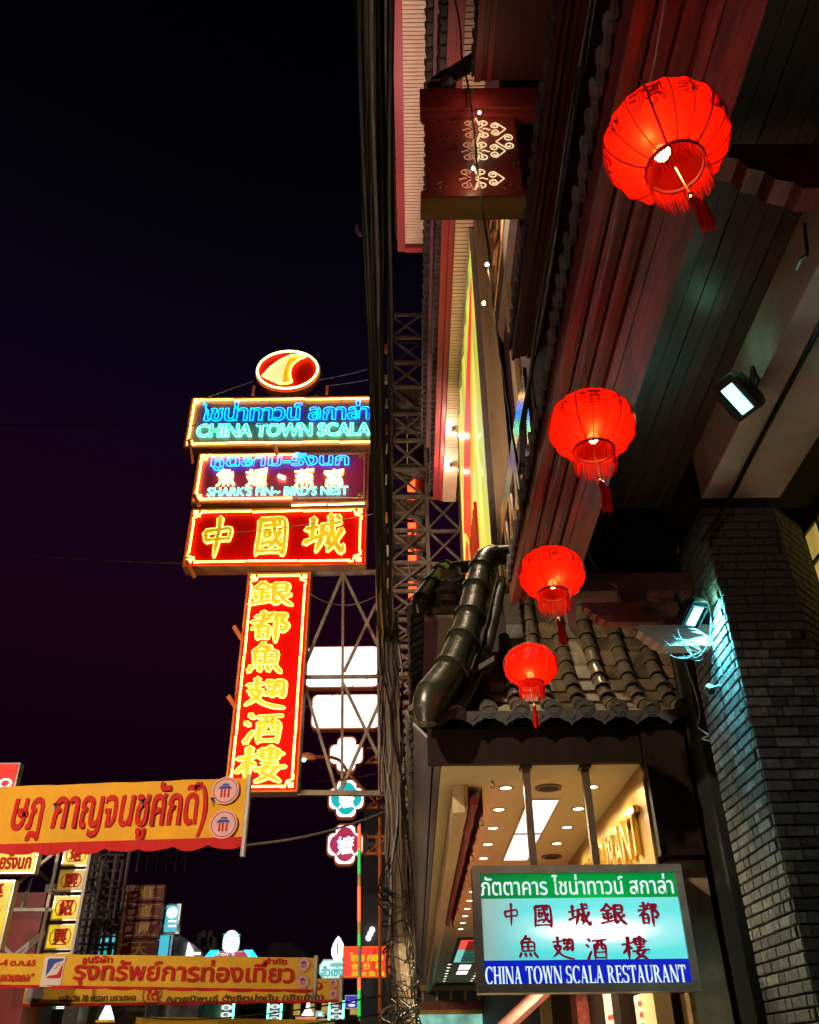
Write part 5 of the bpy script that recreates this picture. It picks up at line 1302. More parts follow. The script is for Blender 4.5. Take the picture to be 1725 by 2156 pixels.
# ------------------------------------------------------------------ banners across the road
def gate_seal(b_, F, a, c, r, parent, m, c0=.04):
    s = MB(); s.disc(F, a, c, r, r, c0, 26, .006); so = s.build('seal', M[m], parent)
    MB().tube([F.p(a + r * .86 * math.cos(k * .2856), c + r * .86 * math.sin(k * .2856), c0 + .008) for k in range(22)], r * .03, 4, closed=True).build('seal_ring', M['banner_red'], so)
    g = MB()
    g.prism(F, [(a - r * .55, c + r * .12), (a + r * .5, c + r * .12), (a + r * .3, c + r * .32), (a - r * .35, c + r * .32)], c0 + .007, c0 + .012)
    g.prism(F, [(a - r * .3, c + r * .36), (a + r * .28, c + r * .36), (a + r * .15, c + r * .5), (a - r * .18, c + r * .5)], c0 + .007, c0 + .012)
    g.build('gate_roof', M['blue_print'], so)
    g = MB()
    for x in (-.34, -.1, .18): g.fbox(F, a + x * r, a + (x + .14) * r, c - r * .5, c + r * .1, c0 + .007, c0 + .011)
    g.build('gate_posts', M['banner_red'], so)
def banner(lab, x0, yl0, yl1, x1, yr0, yr1, Y, m, trim=True, nm='banner', pole=True):
    A, Bq = at(x0, yl1, Y=Y), at(x1, yr1, Y=Y); A2, B2 = at(x0, yl0, Y=Y), at(x1, yr0, Y=Y)
    r = (Bq - A); W = r.length; F = Frame(A, r, (0, 0, 1)); F.u = Vector((0, 0, 1)); F.n = F.r.cross(F.u)
    Hl, Hr = (A2 - A).z, (B2 - Bq).z
    t = thing(nm, lab, 'banner', A.lerp(Bq, .5), 'printed banners strung across the road')
    nx2, nz2 = 60, 6; v = []; f = []
    for s_ in (0, 1):
        for j in range(nz2 + 1):
            for i in range(nx2 + 1):
                u, q = i / nx2, j / nz2; v.append(F.p(u * W, q * (Hl + (Hr - Hl) * u), (.014 * math.sin(u * 23 + q * 2) + .01 * math.sin(u * 51 + q * 5)) * (1 - abs(2 * u - 1) ** 8) - .006 * s_))
    N_ = (nx2 + 1) * (nz2 + 1)
    for j in range(nz2):
        for i in range(nx2):
            a = j * (nx2 + 1) + i; q = (a, a + 1, a + nx2 + 2, a + nx2 + 1); f += [q, tuple(N_ + k for k in reversed(q))]
    MB().add(v, f).build('cloth', M[m], t, True)
    if trim:
        n = int(W / (.5 if Y < 20 else .7)); v = []; f = []; K = n * 6
        for i in range(K + 1):
            u = i / K; hk_ = 1 if Y < 20 else .45; d = hk_ * (.05 + .05 * abs(math.sin(math.pi * u * n)) ** .5 + .015 * math.sin(u * 40))
            for c_ in (.004, -.01): v += [F.p(u * W, .07 * hk_, c_ + .034), F.p(u * W, -d, c_ + .02 + .02 * math.sin(u * 60))]
        for i in range(K): a = 4 * i; f += [(a, a + 1, a + 5, a + 4), (a + 2, a + 6, a + 7, a + 3), (a + 1, a + 3, a + 7, a + 5)]
        MB().add(v, f).build('scalloped_hem', M['banner_red'], t)
    if pole: MB().tube([F.p(W + .02, Hr + .05, 0), F.p(W + .02, -.22, 0)], .045 if Y < 20 else .06, 6).build('end_pole', M['white_steel'], t, True)
    def loc(px, py): p = at(px, py, Y=Y) - A; return p.dot(F.r), p.z - p.dot(F.r) * F.r.z
    return t, F, loc, W
def print_text(t, F, loc, s, x0, y0, x1, y1, m, tube=.012, fat=.012, d=.026):
    a0, b0 = loc(x0, y1); a1, b1 = loc(x1, y0)
    bb = MB(); bb.text(F, s, a0, b0, a1 - a0, b1 - b0, d, fat, 0, .004)
    if tube: bb.neon(F, s, a0, b0, a1 - a0, b1 - b0, d, tube, fat, 0, 4)
    return bb.build('printed_line', M[m], t)
t, F, loc, W = banner('orange banner with large red Thai lettering and two round gate seals', -140, 1661, 1793, 511, 1638, 1773, 14, 'banner')
print_text(t, F, loc, 'ษฎ กาญจนชูศักดิ์)', 14, 1646, 440, 1778, 'banner_red', .008)
for px, py, r in ((474, 1666, 27), (471, 1737, 27)):
    a, c = loc(px, py); gate_seal(None, F, a, c, r / 1800 * 14.6, t, 'pinkish')
for px, py in ((116, 1700), (299, 1692), (447, 1688), (519, 1686)):
    if px < 500:
        a, c = loc(px, py); MB().prism(F, [(a - .045, c + .05), (a, c - .01), (a + .045, c + .05), (a + .012, c + .02), (a + .006, c - .07), (a - .006, c - .07), (a - .012, c + .02)], .04, .046).build('wind_slit', M['black'], t)
t, F, loc, W = banner('yellow banner with red Thai lettering and a blue and red emblem', -150, 2006, 2074, 661, 2017, 2087, 24, 'banner2')
print_text(t, F, loc, 'รุ่งทรัพย์การท่องเที่ยว', 152, 2025, 622, 2076, 'banner_red', .010)
print_text(t, F, loc, 'บริษัท', 186, 2013, 240, 2027, 'banner_red', .006)
print_text(t, F, loc, 'จำกัด', 560, 2018, 606, 2030, 'banner_red', .006)
print_text(t, F, loc, '-4 ต.ค.65', 0, 2022, 78, 2033, 'banner_red', .006)
print_text(t, F, loc, 'มหามงคล”', -4, 2050, 74, 2066, 'banner_red', .006)
def quad(x0, y0, x1, y1): a0, b0 = loc(x0, y1); a1, b1 = loc(x1, y0); return a0, a1, b0, b1
a0, a1, b0, b1 = quad(84, 2014, 141, 2078); em = MB().fbox(F, a0, a1, b0, b1, .03, .036).build('emblem', M['white_print'], t)
a0, a1, b0, b1 = quad(93, 2019, 138, 2060); w_, h_ = a1 - a0, b1 - b0
MB().prism(F, [(a0 + w_ * .1, b0 + h_ * .1)] + [(a0 + w_ * x, b0 + h_ * y) for x, y in ((.25, .3), (.5, .75), (.95, .9), (.98, 1), (.15, 1), (.05, .93))], .038, .042).build('blue_field', M['blue_print'], em)
MB().prism(F, [(a0 + w_ * x, b0 + h_ * y) for x, y in ((.12, 0), (.93, 0), (1, .06), (.99, .8), (.75, .2), (.3, .12))], .038, .042).build('red_field', M['banner_red'], em)
for k in range(4): MB().fbox(F, a0 + w_ * (.56 + k * .06), a0 + w_ * (.60 + k * .06), b0 + h_ * (.44 + k * .08), b0 + h_ * (.52 + k * .08), .043, .046).build('black_mark', M['black'], em)
for px, py, r in ((641, 2031, 13.5), (638, 2067, 13.5)):
    a, c = loc(px, py); gate_seal(None, F, a, c, r / 1800 * 21.5, t, 'pinkish')
t, F, loc, W = banner('lower yellow banner hanging half hidden behind the first, brown lettering', 46, 2066, 2117, 716, 2060, 2108, 28, 'banner2')
print_text(t, F, loc, 'เฉลิมวัย 70 พรรษา มหามงคล', 124, 2093, 288, 2109, 'banner_dark', .006)
print_text(t, F, loc, '(นายนิพนธ์ ตั้งจิตมุ่งมั่น (เฮียย้ง))', 350, 2092, 682, 2114, 'banner_dark', .008)
print_text(t, F, loc, 'ง', 662, 2069, 678, 2084, 'banner_red', .008)
for px, py, r in ((702, 2071, 9), (702, 2094, 9)):
    a, c = loc(px, py); gate_seal(None, F, a, c, r / 1800 * 25, t, 'pinkish')
a, c = loc(73, 2095); MB().disc(F, a, c, .26, .26, .04, 24, .006).build('round_seal', M['grey_wall'], t)
a, c = loc(321, 2094); MB().tube([F.p(a + .26 * math.cos(k * .26), c + .26 * math.sin(k * .26), .045) for k in range(24)], .012, 4, closed=True).build('ring_seal', M['banner_dark'], t)
print_text(t, F, loc, 'ใต้', 308, 2084, 336, 2106, 'banner_red', .008)
banner('pale yellow banner lowest of all, near the foot of the view', 280, 2141, 2190, 700, 2148, 2196, 37, 'banner2', False)

# ------------------------------------------------------------------ shop signs on the far left
def lightsign(lab, x0, y0, x1, y1, Y, face, nm='shop_sign', cat='sign', dep=.3, casem='silver', rim=.06, grp=None):
    bd = Board(x0, y0, x1, y1, Y); t = thing(nm, lab, cat, bd.c, grp)
    MB().fbox(bd.F, 0, bd.W, 0, bd.H, -dep, -.012).build('case', M[casem], t)
    MB().fbox(bd.F, rim, bd.W - rim, rim, bd.H - rim, -.01, .02).build('lit_face', M[face], t)
    return t, bd
def sign_text(t, bd, s, x0, y0, x1, y1, m, fat=.02, brush=0, tube=0, nm='lettering'):
    a, c, w_, h_ = bd.px(x0, y0, x1, y1); b = MB().text(bd.F, s, a, c, w_, h_, .022, fat, brush, .012)
    if tube: b.neon(bd.F, s, a, c, w_, h_, .03, tube, fat, brush, 4)
    return b.build(nm, M[m], t)
lt, lb_ = lightsign('red glowing roof sign cut by the left edge of the view', -70, 1606, 37, 1662, 26, 'g_red')
sign_text(lt, lb_, 'NO', -30, 1640, 25, 1660, 'w_white')
SY = 27
t = thing('stacked_sign', 'tall stack of yellow lit cells with red Chinese characters', 'sign', at(130, 1900, Y=SY))
cells = ((133, 1775, 182, 1826, '塔', 'g_yellow'), (123, 1829, 178, 1880, '牌', 'g_amber'), (110, 1884, 168, 1940, '紹', 'g_yellow'), (99, 1944, 159, 2002, '興', 'g_yellow'), (94, 2004, 150, 2015, None, 'g_yellow'))
bx0, bx1 = at(112, 1900, Y=SY).x, at(171, 1900, Y=SY).x
for x0, y0, x1, y1, ch, m in cells:
    z1_, z0_ = at(140, y0, Y=SY).z, at(140, y1, Y=SY).z; F = front((bx0, SY, z0_)); W = bx1 - bx0; hh = z1_ - z0_
    cs = MB().fbox(F, 0, W, .02, hh - .02, -.35, -.01).build('cell', M['silver'], t)
    MB().fbox(F, .05, W - .05, .07, hh - .05, -.008, .02).build('lit_face', M[m], cs)
    b = MB(); q = [(.12, .28), (.2, .16), (W - .2, .16), (W - .12, .28), (W - .12, hh - .28), (W - .2, hh - .16), (.2, hh - .16), (.12, hh - .28)]
    b.tube([F.p(*p, .025) for p in q], .014, 4, closed=True)
    if ch:
        b.build('line_border', M['banner_red'], cs)
        b = MB().text(F, ch, W * .28, hh * .24, W * .44, hh * .54, .022, .02, .7, .01); b.neon(F, ch, W * .28, hh * .24, W * .44, hh * .54, .028, .012, .02, .7); b.build('character', M['banner_red'], cs)
for k in range(2): MB().beam((bx0 - .1 if k == 0 else bx1 + .04, SY - .1, at(140, 2060, Y=SY).z), (bx0 - .1 if k == 0 else bx1 + .04, SY - .1, at(140, 1760, Y=SY).z), .08).build('upright', M['white_steel'], t)
T = thing('steel_bracing', 'white steel frame bracing the yellow signs at the far left', 'frame', at(60, 1950, Y=SY + .4))
for p, q in (((0, 1916), (115, 1916)), ((30, 1865), (135, 1780)), ((75, 1830), (120, 1870)), ((0, 2032), (100, 2032)), ((0, 2050), (100, 1962)), ((0, 1985), (40, 2025)), ((100, 2030), (130, 1880)), ((20, 2020), (95, 1960)), ((65, 1850), (45, 1920))):
    MB().beam(at(*p, Y=SY + .4 + .01 * p[0] / 100), at(*q, Y=SY + .45), .09).build('frame_bar', M['white_steel'], T)
lt, lb_ = lightsign('yellow lit sign with red Thai lettering high at the left edge', -80, 1782, 78, 1840, 25.5, 'g_yellow'); sign_text(lt, lb_, 'ยรังนก', 2, 1797, 66, 1830, 'banner_red', .015, 0, .012)
lt, lb_ = lightsign('yellow vertical sign sliced by the left edge beside the red wall', -50, 1853, 16, 2000, 25, 'g_yellow')
sign_text(lt, lb_, '集', -30, 1860, 8, 1890, 'banner_red', .02, .5, .01); sign_text(lt, lb_, '金', -36, 1905, 0, 1940, 'banner_red', .02, .5, .01)
t, *_ = block('red_building', 'building with a dark red wall behind the yellow sign frame', -90, 1880, 70, 2156, 31, 2.5, 'red_fascia')
t, *_ = block('pale_building', 'pale grey building squeezed between the red wall and the stacked sign', 66, 1862, 112, 2156, 33.6, .8, 'concrete', win=(1, 5, 'black', 4))
# scaffolding with rubble of wires
S = thing('scaffold', 'dark bamboo and tube scaffold wrapped in wires beside the stacked sign', 'scaffold', at(230, 1950, Y=32))
b = MB()
for k in range(7):
    x = 178 + k * 14; b.tube([at(x + 12, 1785 + (k % 3) * 12, Y=32 + .6 * (k % 2)), at(x - 22, 2020, Y=32 + .6 * (k % 2))], .06, 5)
for k in range(13):
    y = 1800 + k * 17; b.tube([at(172 - k * 1.5, y, Y=31.9), at(262 - k * 3, y + rnd.uniform(-6, 6), Y=32.6)], .04, 4)
for k in range(16):
    y = rnd.uniform(1790, 1990); x = rnd.uniform(180, 245); b.tube([at(x, y, Y=31.8), at(x + rnd.uniform(-30, 30), y + rnd.uniform(14, 40), Y=32.4)], .035, 4)
b.build('scaffold_tubes', M['grid'], S, kind='stuff')
MB().box(at(176, 1900, Y=33).x, at(206, 1900, Y=33).x, 33, 34, 0, at(210, 1800, Y=33).z).build('dust_sheet', M['black'], S)
t, X0, X1, Z1 = block('shop_building', 'teal lit shop building behind the maroon signboard', 196, 1962, 318, 2156, 40, 6, 'concrete')
F = front((X0, 40, 0))
for k, (x0, y0, x1, y1, m) in enumerate(((212, 1966, 262, 1988, 'g_cyan'), (208, 1991, 234, 2014, 'g_teal'), (237, 1991, 262, 2014, 'g_cyan'), (266, 1990, 305, 2012, 'g_dimblue'))):
    a0, a1, z0_, z1_ = at(x0, y0, Y=40).x - X0, at(x1, y0, Y=40).x - X0, at(x0, y1, Y=40).z, at(x0, y0, Y=40).z
    f = MB().fbox(F, a0, a1, z0_, z1_, .002, .08).build('window', M['silver'], t); MB().fbox(F, a0 + .06, a1 - .06, z0_ + .06, z1_ - .06, .082, .1).build('pane', M[m], f)
for k in range(8): MB().fbox(F, .3 + k * .42, .34 + k * .42, 9.0, 12, .11, .2).build('wire_stay', M['black'], t)
# maroon stacked board
MY = 34
t = thing('maroon_signboard', 'unlit maroon stacked signboard with faded gold characters', 'sign', at(300, 1950, Y=MY))
mx0, mx1 = at(266, 1930, Y=MY).x, at(339, 1930, Y=MY).x
for y0, y1, ch in ((1862, 1898, '蘇'), (1899, 1937, '成'), (1938, 1977, '興'), (1978, 2020, '大')):
    z1_, z0_ = at(303, y0, Y=MY).z, at(303, y1, Y=MY).z; F = front((mx0, MY, z0_)); W = mx1 - mx0; hh = z1_ - z0_
    cs = MB().fbox(F, 0, W, .02, hh - .02, -.3, 0).build('cell', M['brownsign'], t)
    MB().tube([F.p(*p, .01) for p in ((.1, .12), (W - .1, .12), (W - .1, hh - .1), (.1, hh - .1))], .014, 4, closed=True).build('line_border', M['pinkish'], cs)
    b = MB().text(F, ch, W * .3, hh * .18, W * .42, hh * .62, .002, .02, .7, .012); b.neon(F, ch, W * .3, hh * .18, W * .42, hh * .62, .012, .014, .02, .7); b.build('character', M['fadedgold'], cs)
b = MB()
for k in range(6): b.beam((mx0 - .25, MY + .1, at(303, 1870 + k * 25, Y=MY).z), (mx0 - 1.6, MY + .4, at(303, 1872 + k * 25, Y=MY).z), .06)
b.build('stay', M['grid'], t, kind='stuff')
MB().fbox(front((mx0 - .22, MY, 0)), 0, .2, at(303, 2020, Y=MY).z, at(303, 1862, Y=MY).z, -.28, -.02).build('side_board', M['pinkish'], t)
lt, bd = lightsign('narrow cyan lit sign beside the maroon signboard', 345, 1903, 378, 1966, 35, 'g_cyan')
a, c = bd.pt(363, 1922); MB().disc(bd.F, a, c, .2, .2, .022, 16, .01).build('white_disc', M['w_white'], lt)
for y in (1938, 1948): a, c, w_, h_ = bd.px(355, y, 371, y + 4); MB().fbox(bd.F, a, a + w_, c, c + h_, .022, .03).build('white_bar', M['w_white'], lt)
lt, bd = lightsign('cyan lit shop panel low beside the maroon signboard', 330, 1966, 358, 2020, 36, 'g_cyan')
def gable(nm, lab, pts, Y, dep, m):
    c = at(*pts[0], Y=Y); t = thing(nm, lab, 'building', (c.x, Y, 0)); F = front((0, Y, 0))
    q = [(at(x, y, Y=Y).x, at(x, y, Y=Y).z) for x, y in pts]
    q = [(q[0][0], 0)] + q + [(q[-1][0], 0)]
    q.reverse(); MB().prism(F, q, -dep, 0).build('wall', M[m], t); return t, F
t, F = gable('slope_roof_building', 'grey building with a sloping roof right of the cyan sign', [(358, 1958), (370, 1962), (425, 2002), (430, 2020)], 42, 10, 'concrete')
p = at(391, 2002, Y=41.8); MB().prism(front((0, 41.9, 0)), [(p.x, p.z - .2), (p.x + .32, p.z - .2), (p.x + .28, p.z + .05), (p.x + .05, p.z + .35)], -.1, 0).build('lamp_hood', M['w_white'], t)
MB().tube([at(398, 2008, Y=41.7), at(422, 2008, Y=41.7)], .06, 5).build('tube_lamp', M['w_white'], t)
t, F = gable('ornate_building', 'dim ornate gabled house far behind the egg shaped light', [(404, 1990), (412, 1985), (416, 1966), (424, 1962), (430, 1957), (437, 1962), (446, 1966), (449, 1975), (457, 1980), (459, 2010)], 60, 8, 'dark')
for x, y in ((424, 1975), (434, 1975), (441, 1988), (420, 1990)):
    a = at(x, y, Y=60); MB().fbox(front((a.x, 60, a.z)), 0, .4, -.5, .4, .002, .05).build('window', M['black'], t)
gable('hall_building', 'dim broad hall with sloping roof behind the yellow banner', [(563, 2012), (567, 1990), (575, 1984), (606, 1983), (640, 2000), (653, 2010)], 70, 12, 'dark')
# egg shaped white light over a purple sign
c_ = at(487, 1982, Y=40); t = thing('egg_light', 'white egg shaped light with ridged edge above the purple sign', 'light', c_)
MB().lathe([(.001, -.42), (.2, -.4), (.3, -.3), (.33, -.1), (.33, .05), (.28, .22), (.2, .34), (.1, .4), (.001, .42)], c_, 24, wob=lambda k: 1 + .05 * (k % 2)).build('shell', M['w_white'], t, True)
for k in range(6): MB().tube([c_ + Vector((.35 * math.cos(a) * (1 - .0 * k), .35 * math.sin(a), -.25 + k * .1)) * 1 for a in [2 * math.pi * i / 20 for i in range(20)]], .016, 4, closed=True).build('ridge_ring', M['g_mint'], t)
MB().tube([c_ + Vector((0, .0, -.42)), c_ + Vector((0, 0, -1.2))], .05, 6).build('stem', M['white_steel'], t)
lamp('POINT', c_ + Vector((0, -.6, .1)), 10, (.3, 1, .7), t, .2)
lt, bd = lightsign('purple edged red sign topped by the egg shaped light', 444, 2002, 529, 2030, 40.5, 'g_pink'); sign_text(lt, bd, 'ห้างทอง', 456, 2004, 494, 2013, 'g_white')
b = MB()
for sx_ in (0, bd.W):
    for k in range(4): b.beam(bd.F.p(sx_ + (.1 * k if sx_ == 0 else -.1 * k), bd.H + .02, .03), bd.F.p(sx_ + (.1 * k - .45 if sx_ == 0 else -.1 * k + .45), bd.H - .5, .03), .05)
b.build('edge_tubes', M['n_blue'], lt, kind='stuff')
# flame light with teal sign, and the red gold shop sign
c_ = at(712, 1998, Y=36); t = thing('flame_light', 'white flame shaped light on a stand above the pale teal sign', 'light', c_)
MB().lathe([(.001, -.42), (.14, -.38), (.24, -.2), (.25, 0), (.18, .2), (.08, .36), (.001, .44)], c_, 16).build('shell', M['w_white'], t, True)
MB().lathe([(.001, -.62), (.3, -.6), (.28, -.52), (.1, -.44), (.001, -.43)], c_, 16).build('base', M['g_mint'], t, True)
MB().fbox(front((c_.x, 35.75, c_.z)), -.03, .03, -.2, .16, 0, .02).build('wick', M['g_amber'], t)
bd = Board(672, 2020, 730, 2062, 36); t = thing('teal_sign', 'pale teal sign with clipped corners and teal Thai lettering', 'sign', bd.c); W, Hh = bd.W, bd.H
MB().prism(bd.F, [(.15, 0), (W - .15, 0), (W, .2), (W, Hh - .2), (W - .15, Hh), (.15, Hh), (0, Hh - .2), (0, .2)], -.3, 0).build('case', M['g_mint'], t)
MB().prism(bd.F, [(.17, .05), (W - .17, .05), (W - .05, .22), (W - .05, Hh - .22), (W - .17, Hh - .05), (.17, Hh - .05), (.05, Hh - .22), (.05, .22)], .002, .02).build('lit_face', M['g_white'], t)
sign_text(t, bd, 'ฮั่วเซ่ง', 678, 2034, 722, 2056, 'g_teal', .02, 0, .01)
bd = Board(722, 1992, 822, 2060, 33); t = thing('gold_shop_sign', 'red shop sign with yellow Thai and Chinese lettering behind the pole', 'sign', bd.c); W, Hh = bd.W, bd.H
MB().fbox(bd.F, 0, W, 0, Hh, -.3, -.01).build('case', M['sign_box'], t); MB().fbox(bd.F, .05, W - .05, .05, Hh - .05, -.008, .02).build('lit_face', M['g_red'], t)
MB().tube([bd.F.p(*p, .06) for p in ((.04, .04), (W - .04, .04), (W - .04, Hh - .04), (.04, Hh - .04))], .03, 5, closed=True).build('border_tube', M['g_orange'], t)
sign_text(t, bd, 'ไทย ทอง', 738, 2006, 806, 2024, 'g_yellow', .02, 0, .014)
for i, ch in enumerate('和泰' if False else '金行和'): sign_text(t, bd, ch, 741 + i * 25, 2028, 754 + i * 25, 2041, 'g_yellow', .02, 0, .01, 'character')
for i, ch in enumerate('福大集春'): sign_text(t, bd, ch, 741 + i * 18, 2045, 755 + i * 18, 2057, 'g_yellow', .02, 0, .01, 'character')
# low row of small signs in the distance
for i, (x0, y0, x1, y1, Y, m, lb) in enumerate(((103, 2115, 156, 2126, 45, 'g_green', 'thin green lit sign under the lower yellow banner'), (400, 2116, 434, 2146, 48, 'g_pink', 'small red lit sign under the lower yellow banner'),
        (622, 2141, 666, 2158, 46, 'g_orange', 'small orange lit sign near the white spire'), (668, 2145, 702, 2153, 46, 'g_white', 'thin white lit strip beside the orange sign'), (726, 2095, 756, 2125, 50, 'g_blue', 'deep blue lit awning panel beside the neon mast'), (30, 2086, 55, 2104, 40, 'g_yellow', 'small yellow lit sign at the left end of the lower banner'), (664, 2128, 684, 2142, 47, 'g_mint', 'small mint lit sign beside the white spire'))):
    lt, bd = lightsign(lb, x0, y0, x1, y1, Y, m)
    for k in range(2 + i % 2): MB().fbox(bd.F, bd.W * .3, bd.W * .7, bd.H * (.2 + .28 * k), bd.H * (.32 + .28 * k), .022, .04).build('white_mark', M['w_white' if m != 'g_white' else 'g_teal'], lt)
for i, (x0, y0, x1, y1, Y, lb) in enumerate(((458, 2114, 493, 2160, 47, 'green and white stacked neon sign, leftmost of the three under the banners'), (563, 2113, 594, 2152, 48, 'green and white stacked neon sign in the middle under the banners'), (692, 2108, 725, 2148, 43, 'green and white stacked neon sign beside the blue awning'))):
    bd = Board(x0, y0, x1, y1, Y); t = thing('stacked_neon', lb, 'neon sign', bd.c, 'green and white stacked neon signs')
    MB().fbox(bd.F, .06, bd.W - .06, 0, bd.H, -.3, -.02).build('case', M['brownsign'], t)
    for k in range(3):
        c = bd.H * (k + .5) / 3; MB().disc(bd.F, bd.W / 2, c, bd.W * .36, bd.H * .13, -.018, 18, .04).build('lit_disc', M['g_white'], t)
        MB().text(bd.F, '福春金'[k], bd.W * .34, c - bd.H * .08, bd.W * .32, bd.H * .16, .024, .02, 0, .01).build('character', M['brownsign'], t)
    b = MB(); b.tube([bd.F.p(.04, 0, .05), bd.F.p(.04, bd.H, .05)], .05, 5); b.tube([bd.F.p(bd.W - .04, 0, .05), bd.F.p(bd.W - .04, bd.H, .05)], .05, 5); b.build('edge_tube', M['n_green'], t)
c_ = at(222, 2148, Y=34); t = thing('cone_lamp', 'bright triangular white lamp with amber glow at the bottom left', 'lamp', c_)
MB().lathe([(.30, 0), (.29, .05), (.05, .52), (.001, .58)], c_, 3).build('shade', M['w_white'], t); MB().lathe([(.34, -.06), (.31, 0), (.001, 0)], c_, 12).build('rim', M['g_amber'], t)
lamp('POINT', c_ + Vector((0, -.6, -.2)), 25, (1, .6, .12), t, .1)
c_ = at(648, 2138, Y=46); t = thing('white_spire', 'little glowing white spire above the orange sign', 'ornament', c_)
MB().lathe([(.3, 0), (.22, .1), (.1, .3), (.05, .6), (.001, 1.0)], c_, 10).build('shell', M['w_white'], t, True)
# dim row of shop houses closing the road
for i, (x0, y0, x1, Y, m, wm) in enumerate(((-60, 2095, 95, 52, 'grey_wall', 'g_dimblue'), (95, 2105, 205, 55, 'concrete', 'black'), (205, 2112, 330, 58, 'maroon', 'g_amberwin'), (330, 2118, 470, 60, 'dark', 'g_dimblue'), (470, 2110, 610, 62, 'concrete', 'black'), (610, 2100, 760, 64, 'maroon', 'g_amberwin'))):
    block('row_house', ('bluish row house under the left end of the banners', 'pale row house right of the blue one', 'maroon row house behind the triangular lamp', 'dark row house behind the small red sign', 'pale row house behind the middle green neon', 'maroon row house behind the white spire')[i], x0, y0, x1, 2156, Y, 10, m, win=(5, 3, wm, 2.0))

# ------------------------------------------------------------------ utility pole and overhead cables
pt_, pb = at(815, 1290, Y=14), at(853, 2220, Y=14)
U = thing('utility_pole', 'weathered concrete utility pole wrapped in cables', 'utility pole', (pb.x, 14, 0))
gb = pb + (pb - pt_) * 0.02; gb = Vector((pb.x, 14, 0))
MB().tube([gb, pb, pb.lerp(pt_, .5), pt_], [.17, .165, .14, .12], 12).build('shaft', M['pole_wood'], U, True)
MB().tube([at(838, 1990, Y=13.8), at(862, 2200, Y=13.8)], .1, 8).build('stub_post', M['pole_wood'], U, True)
b = MB()
for k in range(10):
    a = k * .7; n = 26; amp = .15 + .03 * (k % 3); pts = []
    for i in range(n + 1):
        s = i / n; p = pt_.lerp(pb, s); pts.append(p + Vector((amp * math.cos(a + s * (2 + k % 3)) + .02 * math.sin(i * 1.3 + k), -abs(amp * math.sin(a + s * 3)) - .02, 0)))
    MB().tube(pts, rnd.choice((.012, .018, .024)), 5).build('clinging_cable', M['cable'] if k % 3 else M['pole_wood'], U, True)
for k in range(9):
    c0 = at(826 + k * 2.6, 1880 + k * 24 + rnd.uniform(-8, 8), Y=13.8); rr = rnd.uniform(.17, .24)
    MB().tube([c0 + Vector((rr * math.cos(q), rr * .8 * math.sin(q), rnd.uniform(-.015, .015) + .06 * math.sin(q * 2 + k))) for q in [i * .45 for i in range(14)]], .012, 4, closed=True).build('strap', M['cable'], U)
MB().tube(smooth_path([at(868, 1478, Y=13.6), at(805, 1300, Y=13.9)]), .014, 4).build('stay_wire', M['cable'], U) if False else None
for k in range(14):
    x0 = rnd.uniform(828, 862); y0 = rnd.uniform(2060, 2150); pts = [at(x0, y0, Y=13.6)]
    for j in range(5): pts.append(at(x0 + rnd.uniform(-35, 45), y0 + j * 14 + rnd.uniform(-22, 26), Y=13.6 + rnd.uniform(-.2, .2)))
    MB().tube(smooth_path(pts, 4), rnd.choice((.009, .014)), 4).build('tangled_wire', M['cable'], U, True)
for i, (xs_, y0, y1) in enumerate(((806, 1830, 1890), (803, 1850, 1905), (860, 1900, 1960), (864, 1960, 2030))):
    sg = -1 if xs_ < 830 else 1
    MB().tube(smooth_path([at(824 if sg < 0 else 850, y0 - 25, Y=13.7), at(xs_, y0 + 5, Y=13.7), at(xs_ - 5 * sg * -1, (y0 + y1) / 2, Y=13.7), at(826 if sg < 0 else 852, y1, Y=13.7)]), .012, 4).build('slack_loop', M['cable'], U, True)
tops = sorted(rnd.uniform(744, 833) for _ in range(24))
for k, x in enumerate(tops):
    u = (x - 744) / 89
    p0 = at(x, -60, Z=8.15 + rnd.uniform(-.5, .4)); q0 = at(799 + u * 27 + rnd.uniform(-3, 3), 1335 + rnd.uniform(-30, 40), Y=14 + rnd.uniform(-.2, .2))
    n = 22; ph = rnd.uniform(0, 6); lab = ('black power cable of the thick bundle overhead', 'grey worn cable of the thick bundle overhead')[k in (5, 9, 12, 15, 16, 20)]
    ctr = [p0.lerp(q0, i / n) + Vector((.010 * math.sin(i * .9 + ph), 0, -.28 * 4 * (i / n) * (1 - i / n) * (.6 + .4 * math.sin(ph)) + .008 * math.sin(i * 1.7 + ph))) for i in range(n + 1)]
    ctr = [p0 - (ctr[1] - ctr[0]).normalized() * 6] + ctr
    tag(MB().tube(ctr, rnd.choice((.011, .014, .02, .026)), 6).build('overhead_cable', M['cable_pale'] if k in (5, 9, 12, 15, 16, 20) else M['cable'], None, True), lab, 'cable', lab.replace('cable', 'cables'))
t = thing('cable_hanger', 'small pale curved hanger clipped to the cable bundle', 'hanger', at(760, 488, Y=8.6))
MB().tube(smooth_path([at(752, 473, Y=8.6), at(751, 482, Y=8.6), at(758, 494, Y=8.6), at(771, 500, Y=8.6)]), [.02] * 5 + [.035] * 6 + [.015] * 5, 6).build('hook', M['soffit'], t, True)
